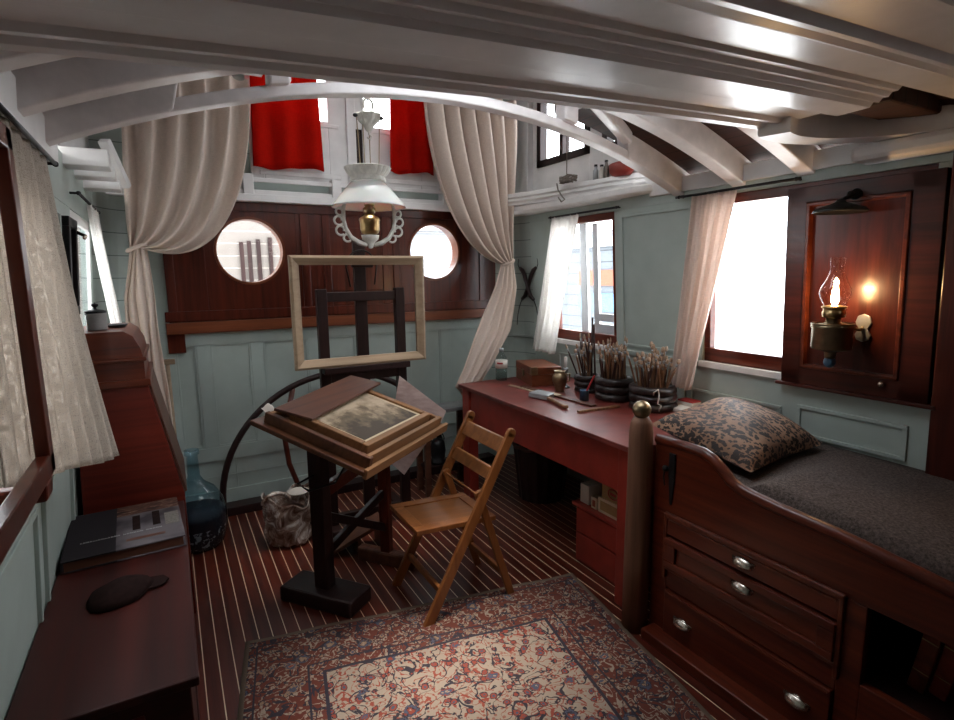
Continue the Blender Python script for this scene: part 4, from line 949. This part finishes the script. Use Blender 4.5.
bb = MB(); bb.box(BX+.03, 2.48, 1.49, 1.52, 0, .70); bb.box(BX+.03, 2.48, -.8, 1.49, .55, .60); bb.box(BX+.03, 2.48, .735, .765, 0, .55); bb.box(BX+.03, 2.3, -.8, .72, .27, .30); bb.box(2.2, 2.22, -.8, .72, .3, .55); bb.build('carcass', 'dark', bd)
MB().box(BX-.075, BX, -.8, 1.495, 0, .045).build('plinth', 'mahogy', bd, bevel=.006)
def cup_pull(parent, y, z):
    g = MB(); n = 10
    def P(u, v):
        a = PI*u; b_ = PI/2*v
        return Vector((BX-.012-.021*math.sin(a)*math.cos(b_*.9)-.002, y+.038*math.cos(a), z+.014*math.sin(b_)*math.sin(a)*1.2-.012*(1-v)))
    g.grid(P, 16, 6); g.sphere((BX-.012, y, z+.005), .012, 12, (.9, 1.9, 1)); g.box(BX-.014, BX-.011, y-.043, y+.043, z-.004, z+.010)
    g.build('handle', 'nickel', parent, smooth=True, solid=.002)
def drawer(y0, y1, z0, z1, pulls, panel, pz=None):
    o = MB().box(BX-.012, BX+.35, y0, y1, z0, z1).build('drawer', 'mahogy', bd, bevel=.003)
    if panel:
        g = MB()
        for q in ((y0, y1, z0, z0+.028), (y0, y1, z1-.028, z1), (y0, y0+.05, z0+.028, z1-.028), (y1-.05, y1, z0+.028, z1-.028)): g.box(BX-.024, BX-.012, *q)
        g.build('raised_edge', 'mahogy', o, bevel=.003)
    else:
        MB().box(BX-.016, BX-.012, y0+.008, y1-.008, z1-.012, z1-.006).build('bead', 'mahogx', o)
    for y in pulls: cup_pull(o, y, pz or (z0+z1)/2)
drawer(.79, 1.435, .468, .538, (1.10,), False, .505); drawer(.79, 1.435, .335, .458, (1.10,), True, .415); drawer(.79, 1.435, .035, .23, (1.34, .885), False)
g = MB()
for q in ((.775, 1.45, .536, .556), (.775, .79, .28, .55), (1.435, 1.45, .28, .55), (.775, 1.45, .318, .332)): g.box(BX-.016, BX, *q)
g.build('moulding', 'mahogx', bd, bevel=.004)
g = MB(); g.box(BX-.008, BX, 1.415, 1.445, .70, .80); g.prism([(1.445, .70), (1.415, .70), (1.426, .59), (1.436, .59)], lambda a, c: (BX-.006, a, c), lambda a, c: (BX, a, c)); g.sphere((BX-.014, 1.455, .735), .013, 10)
g.tube([(BX-.016, 1.455, .73), (BX-.02, 1.456, .70), (BX-.016, 1.452, .665)], .004, 6)
g.build('latch', 'iron', bd, bevel=.002)
g = MB()
def mat_pt(u, v):
    u = u*u*.6+u*.4
    y = lerp(1.49, -.75, v); zf = interp(rail, y)-.005; x = lerp(BX+.034, 2.475, u); zb = interp([(-.8, .70), (.5, .715), (1.0, .725), (1.5, .735)], y)
    edge = zf+.045*min(1, u/.05) if y < 1.08 else interp([(1.08, .785), (1.16, .74), (1.3, .735)], y)
    z = lerp(edge, zb+.012, min(1, u*1.15)**1.3)+.01*math.sin(3*v+2*u)*math.sin(PI*u)
    return Vector((x, y, z))
g.grid(mat_pt, 22, 50)
n0 = 23*51
g2 = MB().grid(mat_pt, 22, 50); 
bot = [Vector((v.x, v.y, .602)) for v in g2.v]
vs = g2.v+bot; fs = list(g2.f)+[[i+n0 for i in f] for f in g2.f]
for i in range(22): fs += [[i, i+1, n0+i+1, n0+i], [50*23+i, 50*23+i+1, n0+50*23+i+1, n0+50*23+i]]
for j in range(50): fs += [[j*23, (j+1)*23, n0+(j+1)*23, n0+j*23], [j*23+22, (j+1)*23+22, n0+(j+1)*23+22, n0+j*23+22]]
mt_ = thing('mattress', 'mattress under a dark grey wool blanket on the berth', 'mattress', (2.08, .5, .602))
MB().add(vs, fs).build('blanket_cover', 'blanket', mt_, smooth=True)
# pillow
pw = thing('pillow', 'plump leopard print pillow at the head of the berth', 'pillow', (2.08, 1.42, .76))
A, B, C_, D = Vector((1.80, 1.68, .84)), Vector((2.38, 1.70, .885)), Vector((2.36, 1.24, .775)), Vector((1.785, 1.18, .78))
nrmp = Vector((-.10, -.22, 1)).normalized()
def pill(sgn):
    def P(u, v):
        q = A.lerp(B, u).lerp(D.lerp(C_, u), v); e = (math.sin(PI*u)*math.sin(PI*v))**.42
        pin = .035*(math.sin(PI*u)+math.sin(PI*v))
        cen = (A+B+C_+D)/4; q = q.lerp(cen, .07*(1-abs(2*u-1))*(abs(2*v-1)**3)+.07*(1-abs(2*v-1))*(abs(2*u-1)**3))
        return q+nrmp*sgn*(.105 if sgn > 0 else .055)*e+nrmp*.008*math.sin(11*u+6*v)*e
    return P
MB().grid(pill(1), 30, 24).grid(pill(-1), 30, 24).build('cushion', 'leopard', pw, smooth=True)
# books in the open locker
for i, (y, x, h, tl, mt, lb_) in enumerate(((.63, 1.78, .225, .03, 'mahogx', 'leaning dark red book spine in the open locker of the berth'), (.585, 1.80, .22, .035, 'redwood', 'second red book leaning beside it in the open locker'), (.47, 1.76, .20, .02, 'mahoglight', 'brown book standing apart in the open locker by the frame edge'))):
    o = thing('book', lb_, 'book', (x, y, .302)); R_ = Matrix.Translation((x, y, .302)) @ Matrix.Rotation(.14 if i < 2 else .02, 4, 'X')
    c = MB().box(-.0, .16, -.021, .021, 0, h); c.v = [R_ @ v for v in c.v]; c.build('cover', mt, o, bevel=.004)
    c = MB().box(.004, .156, -.016, .016, h-.001, h+.002); c.v = [R_ @ v for v in c.v]; c.build('pages', 'cream', o)
    for zz in (.18, .15, .06):
        c = MB().box(-.002, .002, -.0205, .0205, h*zz/.2-.004, h*zz/.2-.001); c.v = [R_ @ v for v in c.v]; c.build('spine_band', 'oldbrass', o)

# ------------------------------------------------------------------ crossed hooked tools on the wall
def hook_tool(sgn, label, dx):
    o = thing('hooked_tool', label, 'tool', (2.42, 3.51, 1.42)); base = Vector((2.415, 3.51, 1.42)); al = Vector((.12, -.993, 0))
    W_ = lambda a, z, d=0: base+al*a*sgn+Vector((-1, -.1, 0))*(d+dx)*.02+Vector((0, 0, z))
    pts = [W_(-.075, .125), W_(-.045, .105), W_(-.02, .07), W_(.0, .02), W_(.025, -.04), W_(.05, -.09), W_(.085, -.115)]
    MB().tube(pts, [.012, .017, .016, .015, .014, .016, .012], 8).build('shaft', 'dark', o, smooth=True)
    MB().tube([W_(-.08, .12), W_(-.095, .15), W_(-.09, .185), W_(-.085, .19)], .0035, 6).build('hook', 'iron', o, smooth=True)
    MB().tube([W_(.085, -.115), W_(.115, -.17), W_(.135, -.24), W_(.145, -.32)], .0035, 6).build('cord', 'iron', o, smooth=True)
hook_tool(1, 'dark hooked tool on the corner wall, over the other of the crossed pair', 1.0)
hook_tool(-1, 'dark hooked tool on the corner wall, under the other of the crossed pair', -.6)

# things on the white ledge
rp = thing('rope_coil', 'small coil of grey rope on the curved white ledge', 'rope', (2.27, 2.90, 2.075))
MB().tube([(2.29+(.04+.008*math.sin(5*a))*math.cos(a), 2.89+(.06+.01*math.cos(7*a))*math.sin(a), 2.078+.0009*a+.006*math.sin(3.3*a)) for a in [.35*k for k in range(90)]], .0065, 6).build('coil', 'rope', rp, smooth=True)
MB().tube([(2.29, 2.90, 2.09), (2.292, 2.905, 2.4), (2.295, 2.91, 2.72), (2.295, 2.91, 2.92)], .0035, 6).build('hanging_line', 'rope', rp, smooth=True)
MB().tube([(2.25, 2.95, 2.07), (2.245, 2.93, 2.03), (2.24, 2.89, 1.99), (2.245, 2.86, 1.96), (2.25, 2.90, 1.95), (2.24, 2.92, 1.98)], .005, 6).build('loose_end', 'rope', rp, smooth=True)
for i, (y, h, mt, lb_) in enumerate(((2.74, .09, 'zinc', 'pale little bottle on the white ledge next to the rope coil'), (2.685, .08, 'paper', 'white little bottle between pale bottle and dark jar on the ledge'), (2.645, .10, 'rope', 'dark little jar on the ledge next to the red bowl'))):
    o = thing('small_bottle', lb_, 'bottle', (2.385, y, 2.06)); MB().lathe([(.0001, 0), (.017, 0), (.017, h*.7), (.009, h*.85), (.009, h)], (2.39, y, 2.06), 14).build('body', mt, o, smooth=True)
    MB().lathe([(.011, h), (.011, h+.012), (.0001, h+.013)], (2.39, y, 2.06), 12).build('cap', 'iron', o)
o = thing('red_vessel', 'maroon oblong bowl on the white ledge by the beam end', 'bowl', (2.40, 2.52, 2.06))
MB().lathe([(.0001, 0), (.05, 0), (.075, .03), (.08, .075), (.072, .08), (.0001, .075)], (0, 0, 0), 24).build('body', 'redpaint', o, smooth=True, local=True)
o.scale = (.5, 1.35, 1)

# ------------------------------------------------------------------ small stand, hoop, bag, carboy
sd = thing('side_stand', 'small grey metal topped stand between drawing table and red desk', 'stand', (1.62, 3.36, 0))
MB().box(1.43, 1.79, 3.285, 3.46, .575, .60).build('top', 'zinc', sd, bevel=.004)
for x, y in ((1.45, 3.30), (1.77, 3.30), (1.45, 3.44), (1.77, 3.44)): MB().box(x-.02, x+.02, y-.015, y+.015, 0, .575).build('leg', 'plank', sd, bevel=.003)
MB().box(1.45, 1.77, 3.30, 3.44, .18, .20).build('shelf', 'dark', sd)
o = thing('dark_lantern', 'dark round lantern on the low shelf of the grey stand', 'lantern', (1.56, 3.37, .20))
MB().lathe([(.0001, 0), (.06, 0), (.062, .02), (.045, .03), (.055, .09), (.045, .15), (.03, .17), (.0001, .18)], (1.56, 3.37, .20), 20).build('body', 'iron', o, smooth=True)
MB().tube([(1.56+.05*math.cos(a), 3.37, .36+.06*math.sin(a)) for a in [PI*k/12 for k in range(13)]], .004, 6).build('bail', 'iron', o, smooth=True)
hp = thing('bentwood_hoop', 'large dark bentwood hoop standing against the panelled wall', 'hoop', (.95, 3.60, 0))
arcp = [(.95+.755*math.cos(a), 3.60, .11+.755*math.sin(a)) for a in [PI*k/36 for k in range(37)]]
MB().tube([(1.705, 3.60, 0)]+arcp+[(.195, 3.60, 0)], .02, 10).build('outer_hoop', 'dark', hp, smooth=True)
MB().tube([(.72, 3.58, 0), (.655, 3.585, .12), (.60, 3.59, .30), (.585, 3.595, .46), (.61, 3.60, .62), (.655, 3.60, .79)], .017, 10).build('inner_strut', 'mahog', hp, smooth=True)
bg = thing('plastic_bag', 'crumpled clear plastic bag of scraps on the floor by the wall', 'bag', (.505, 3.14, 0))
def bagP(u, v):
    a = 2*PI*u; z = .27*v; rr = .125*(1+.10*v)*(1 if v < .92 else 1)*(1+.05*math.sin(4*a+6*v)+.04*math.sin(9*a-8*v))
    if v < .06: rr *= .8+.2*v/.06
    return Vector((.505+rr*math.cos(a), 3.14+rr*math.sin(a), z+.03*v*math.sin(2*a+1)+.015*v*math.sin(7*a)))
MB().grid(bagP, 48, 24).build('film', m_plastic(), bg, smooth=True, solid=.003)
MB().sphere((.505, 3.14, .11), .115, 18, (1, 1, .9)).build('contents', 'plank', bg, smooth=True)
MB().tube([(.43+.07*math.cos(a), 3.06, .27+.05*math.sin(a)) for a in [PI*k/10 for k in range(11)]], .012, 8).build('loop_handle', m_plastic(), bg, smooth=True)
MB().lathe([(.0001, .27), (.05, .275), (.062, .285), (.05, .282), (.0001, .28)], (.56, 3.13, 0), 20).build('paper_roll', 'paper', bg, smooth=True)
cb = thing('carboy', 'round bluish glass carboy with dark filling beside the chest', 'carboy', (.045, 3.33, 0))
MB().lathe([(.0001, .002), (.11, .002), (.132, .03), (.15, .10), (.152, .19), (.138, .27), (.10, .335), (.05, .375), (.032, .41), (.029, .53), (.038, .535), (.038, .56), (.029, .563)], (.045, 3.33, 0), 40, caps=False).build('glass', 'carboyglass', cb, smooth=True)
MB().lathe([(.0001, .006), (.105, .006), (.127, .034), (.144, .10), (.146, .18), (.142, .215), (.0001, .22)], (.045, 3.33, 0), 36).build('contents', m_flakes(), cb, smooth=True)
tp = thing('cross_pole', 'slim pale pole with a crosspiece standing beside the drape', 'pole', (-.03, 3.66, 0))
MB().cyl((-.03, 3.66, 0), (-.03, 3.66, 1.0), .011).build('shaft', 'gilt', tp, smooth=True)
MB().bar((-.18, 3.66, 1.015), (.01, 3.66, 1.015), .035, .03).build('crosspiece', 'gilt', tp, bevel=.004)

# ------------------------------------------------------------------ writing desk (left), chest, book, jar
sc_ = thing('writing_desk', 'dark red slant front writing desk against the cabin side', 'writing desk', (-.2, 2.9, 0))
body = [(-.39, 0), (-.005, 0), (-.005, .57), (-.10, 1.07), (-.352, 1.07)]
MB().prism(body, lambda a, c: (a, 2.62, c), lambda a, c: (a, 3.14, c)).build('case', 'redwood', sc_, bevel=.004)
upper = [(-.35, 1.07), (-.105, 1.07), (-.105, 1.17), (-.113, 1.22), (-.135, 1.268), (-.165, 1.29), (-.338, 1.29)]
MB().prism(upper, lambda a, c: (a, 2.62, c), lambda a, c: (a, 3.14, c)).build('top_case', 'mahogx', sc_, bevel=.003)
MB().prism([(-.342, 1.165), (-.095, 1.165), (-.095, 1.182), (-.342, 1.182)], lambda a, c: (a, 2.607, c), lambda a, c: (a, 3.15, c)).prism([(-.35, 1.062), (-.088, 1.062), (-.088, 1.092), (-.35, 1.092)], lambda a, c: (a, 2.600, c), lambda a, c: (a, 3.15, c)).build('moulding', 'mahogx', sc_, bevel=.005)
MB().prism([(-.003, .57), (.006, .575), (-.089, 1.062), (-.098, 1.06)], lambda a, c: (a, 2.64, c), lambda a, c: (a, 3.13, c)).build('slant_lid', 'plank', sc_, bevel=.002)
jar = thing('lidded_jar', 'small grey lidded jar on top of the writing desk', 'jar', (-.262, 2.75, 1.291))
MB().lathe([(.0001, 0), (.035, 0), (.037, .006), (.037, .064), (.039, .068), (.036, .07), (.0001, .07)], (-.262, 2.75, 1.291), 28).build('body', 'grey', jar, smooth=True)
ld = MB().lathe([(.038, .07), (.039, .078), (.02, .084), (.006, .086), (.005, .093), (.012, .098), (.013, .106), (.0001, .112)], (-.262, 2.75, 1.291), 24).build('lid', 'iron', jar, smooth=True)
o = thing('small_dish', 'flat dark dish on the writing desk beside the lidded jar', 'dish', (-.20, 2.84, 1.291)); MB().lathe([(.0001, 0), (.03, 0), (.042, .012), (.04, .014), (.028, .005), (.0001, .004)], (-.20, 2.84, 1.291), 24).build('body', 'iron', o, smooth=True)
tb = thing('trestle_block', 'small brown wooden trestle block on the floor under the drawing table', 'trestle', (.80, 2.84, 0))
MB().bar((.66, 2.87, .02), (.93, 2.80, .16), .16, .02).build('board', 'plank', tb, bevel=.003)
MB().bar((.93, 2.81, .0), (.93, 2.80, .15), .15, .02, (1, 0, 0)).build('end_board', 'tablewood', tb, bevel=.003)
MB().bar((.80, 2.83, .0), (.80, 2.83, .09), .12, .018, (1, 0, 0)).build('rib', 'plank', tb)
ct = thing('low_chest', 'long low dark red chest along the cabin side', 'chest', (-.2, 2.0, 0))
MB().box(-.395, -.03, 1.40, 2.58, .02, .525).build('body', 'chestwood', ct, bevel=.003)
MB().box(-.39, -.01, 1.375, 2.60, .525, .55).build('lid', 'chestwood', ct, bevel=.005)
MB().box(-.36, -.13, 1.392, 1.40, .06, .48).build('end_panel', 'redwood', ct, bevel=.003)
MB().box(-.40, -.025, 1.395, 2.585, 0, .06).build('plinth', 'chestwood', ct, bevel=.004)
Rk = Matrix.Translation((-.205, 2.325, .551)) @ Matrix.Rotation(math.radians(3), 4, 'Z')
bkk = thing('picture_book', 'thick large book with printed cover lying on the low chest', 'book', None, rot=Rk)
MB().box(-.175, .172, -.20, .20, .004, .036).build('pages', 'plank', bkk, local=True)
MB().box(-.18, .18, -.205, .205, 0, .004).box(-.18, .18, -.205, .205, .036, .041).box(-.182, -.176, -.205, .205, 0, .041).build('cover', m_cover(), bkk, bevel=.001, local=True)
for q, mt in (((.02, .045, -.06, .08), 'felt'), ((.085, .11, -.05, .09), 'felt'), ((.125, .172, -.07, .05), 'rope')): MB().box(q[0], q[1], q[2], q[3], .041, .0413).build('cover_picture', mt, bkk, local=True)
MB().box(.0, .12, -.15, -.13, .041, .0413).build('cover_picture', 'plank', bkk, local=True)
g = MB(); xq = -.135
for k in range(24):
    w_ = random.uniform(.004, .009) if k < 13 else .0075; hgt = random.choice((.007, .010)) if k < 13 else .009
    if k in (13, 19): xq += .008
    y_ = -.085
    for q in ((xq, xq+w_*.35, y_, y_+hgt), (xq, xq+w_, y_+hgt*.45, y_+hgt*.6), (xq+w_*.7, xq+w_, y_, y_+hgt*.9)): g.box(*q, .041, .0414)
    xq += w_+.003
g.build('cover_lettering', 'grey', bkk, local=True)
o = thing('soft_hat', 'dark soft hat lying on the low chest near the book', 'hat', (-.20, 1.88, .55))
MB().lathe([(.0001, .04), (.04, .038), (.075, .022), (.085, .004), (.08, 0), (.0001, 0)], (-.20, 1.88, .55), 24, wob=lambda a, i: 1+.12*math.sin(2*a)+.04*math.sin(5*a)).build('crown', 'felt', o, smooth=True)
MB().prism([(-.04, 0), (.04, 0), (.03, .05), (0, .065), (-.03, .05)], lambda a, c: (-.135+c, 1.90+a, .553+.01*c), lambda a, c: (-.135+c, 1.90+a, .559+.01*c)).build('brim', 'felt', o, bevel=.002)

# open casement of the near left window, standing proud of the wall in front of the curtain
cf = thing('casement', 'dark mahogany casement frame standing open in front of the coarse beige curtain', 'window frame', (-.26, 1.4, 1.085))
g = MB(); y0, y1, z0, z1 = .80, 1.475, 1.085, 1.80
for q in ((y0, y1, z0, z0+.045), (y0, y1, z1-.045, z1), (y0, y0+.045, z0, z1), (y1-.045, y1, z0, z1)): g.box(-.272, -.246, *q)
g.build('stiles', 'mahog', cf, bevel=.003)
g = MB(); wallbox(g, -1, 1.36, 1.43, 1.05, 1.088, -.005, .11); g.build('catch', 'mahog', cf, bevel=.006)
bf = thing('black_sash', 'narrow black framed panel on the wall above the writing desk', 'panel', (XL(1.5), 2.7, 1.35))
g = MB()
for q in ((2.48, 2.70, 1.36, 1.395), (2.48, 2.70, 1.69, 1.725), (2.48, 2.52, 1.395, 1.69), (2.66, 2.70, 1.395, 1.69)): wallbox(g, -1, *q, 0, .03)
g.build('frame', 'iron', bf, bevel=.003)
g = MB(); wallbox(g, -1, 2.52, 2.66, 1.395, 1.69, .002, .012); g.build('backing', 'mahog', bf)
g = MB(); g.tube([(XL(1.66)+.03, 2.68, 1.68), (XL(1.66)+.06, 2.66, 1.665), (XL(1.66)+.06, 2.61, 1.655)], .007); g.build('catch', 'nickel', bf, smooth=True)

# ------------------------------------------------------------------ outside
struct(MB().box(-30, 30, -30, 30, -.6, -.5).build('ground_outside', 'grate'))
M['shed'] = lined('shed_boards', (.15, .128, .112, 1), 2, .14, .04, (.5, .44, .4, 1), .7)
M['shedwhite'] = lined('white_siding', (.20, .205, .215, 1), 2, .11, .05, (.45, .47, .52, 1), .6)
nb = thing('dimming_hull', 'pale hull added outside the curtained window to dim its daylight', 'light blocker', (-2.2, 1.0, -.5))  # blocker added outside the left windows to cut their daylight
MB().prism([(-3.4, -.5), (-1.9, -.5), (-1.55, 1.9), (-1.6, 2.15), (-3.4, 2.15)], lambda a, c: (a, -4.0, c), lambda a, c: (a, 3.6, c)).build('hull', 'grate', nb)
MB().box(-1.62, -1.5, -4.0, 3.6, 1.85, 2.0).build('rubbing_strake', 'plank', nb)
hu = thing('quay_shed', 'pale shed wall with dark upright slots seen through the porthole', 'shed', (.9, 7.0, -.5))
MB().box(-3, 1.35, 7.0, 7.2, -.5, 3.2).build('wall', 'shed', hu)
for x in (.80, .885, .985, 1.115): MB().box(x-.022, x+.022, 6.97, 7.0, 1.38, 1.38+.52+.18*(x-.8)).build('slot', 'dark', hu)
hw = thing('white_house', 'white boarded house wall seen through the second porthole', 'house', (3.0, 6.5, -.5))
MB().box(1.7, 4.6, 6.6, 6.8, -.5, 2.05).build('wall', 'shedwhite', hw); MB().box(1.65, 4.65, 6.5, 6.9, 2.05, 2.12).build('eave', 'zinc', hw)
hb = thing('far_house', 'house with blue and orange boards seen through the desk window', 'house', (8, 7.5, -.5))
M['farwall'] = lined('grey_house_boards', (.10, .115, .13, 1), 2, .22, .08, (.03, .035, .04, 1), .7)
MB().box(7.5, 8.4, 7.3, 10, -.5, 2.0).build('wall', 'farwall', hb); MB().box(7.45, 7.5, 7.6, 9.0, 1.25, 1.55).build('orange_band', 'orange', hb); MB().box(7.45, 7.5, 7.6, 9.0, .75, 1.1).build('blue_band', 'blue', hb); MB().box(7.4, 8.5, 7.2, 10.1, 2.0, 2.3).build('roof', 'zinc', hb)

# ------------------------------------------------------------------ light: daylight, an added sun and the oil lamp
wld = bpy.data.worlds.new('sky'); S.world = wld; wld.use_nodes = True; nt = wld.node_tree
bgd = nt.nodes['Background']; bgd.inputs[0].default_value = (.965, .985, 1.0, 1); bgd.inputs[1].default_value = 6.6
def portal(loc, rot, sx, sy):
    L = bpy.data.lights.new('daylight_portal', 'AREA'); L.shape = 'RECTANGLE'; L.size = sx; L.size_y = sy; L.cycles.is_portal = True
    o = bpy.data.objects.new('daylight_portal', L); COL.objects.link(o); o.location = loc; o.rotation_euler = rot
R90 = PI/2
portal((2.56, 2.925, 1.45), (0, R90, 0), .84, .65); portal((2.56, 1.46, 1.45), (0, R90, 0), .84, .98)
portal((-.45, 1.64, 1.37), (0, -R90, 0), .84, .80); portal((-.45, 3.11, 1.37), (0, -R90, 0), .84, .72)
portal((2.53, 2.52, 2.48), (0, R90, 0), .5, .45); portal((2.53, 3.155, 2.5), (0, R90, 0), .5, .57)
portal((1.05, 2.775, 2.99), (0, 0, 0), .7, .35); portal((1.1, 1.585, 2.40), (0, 0, 0), .84, .53)
for cx, cz, rad in PORTS: portal((cx, 3.86, cz), (-R90, 0, 0), .42, .42)
portal((.8, 3.86, 2.64), (-R90, 0, 0), .42, .3); portal((1.45, 3.86, 2.64), (-R90, 0, 0), .42, .3)
L = bpy.data.lights.new('added_pool_sun', 'SUN'); L.energy = 4.2; L.color = (1, .90, .78); L.angle = math.radians(16)  # overhead sun added to cast the light pool on the rug
o = bpy.data.objects.new('added_pool_sun', L); COL.objects.link(o)
o.rotation_euler = Vector((-.12, .05, -1)).to_track_quat('-Z', 'Y').to_euler()
L = bpy.data.lights.new('lamp_flame_light', 'POINT'); L.energy = 9; L.color = (1, .62, .32); L.shadow_soft_size = .015
o = bpy.data.objects.new('lamp_flame_light', L); COL.objects.link(o); o.location = (lx, ly, lz+.225)

# ------------------------------------------------------------------ camera
cam = bpy.data.cameras.new('camera'); co = bpy.data.objects.new('camera', cam); COL.objects.link(co)
cam.sensor_fit = 'HORIZONTAL'; cam.sensor_width = 36; cam.lens = 20.7728; cam.clip_start = .02
Wm = ((.8722018782943818, .08573298302191515, -.48157423012648465), (-.4889969794040974, .12851843689466663, -.8627658810545421), (-.012076325327728434, .9879943658747835, .1540171917880055))
co.matrix_world = Matrix(((*Wm[0], 0), (*Wm[1], 0), (*Wm[2], 1.5), (0, 0, 0, 1)))
S.camera = co
S.view_settings.view_transform = 'Standard'; S.view_settings.look = 'None'; S.view_settings.gamma = 1; S.view_settings.exposure = .55
S.view_settings.use_curve_mapping = False
S.cycles.use_denoising = True; S.cycles.max_bounces = 10; S.cycles.transparent_max_bounces = 16
S.cycles.sample_clamp_indirect = 8; S.cycles.caustics_reflective = False; S.cycles.caustics_refractive = False
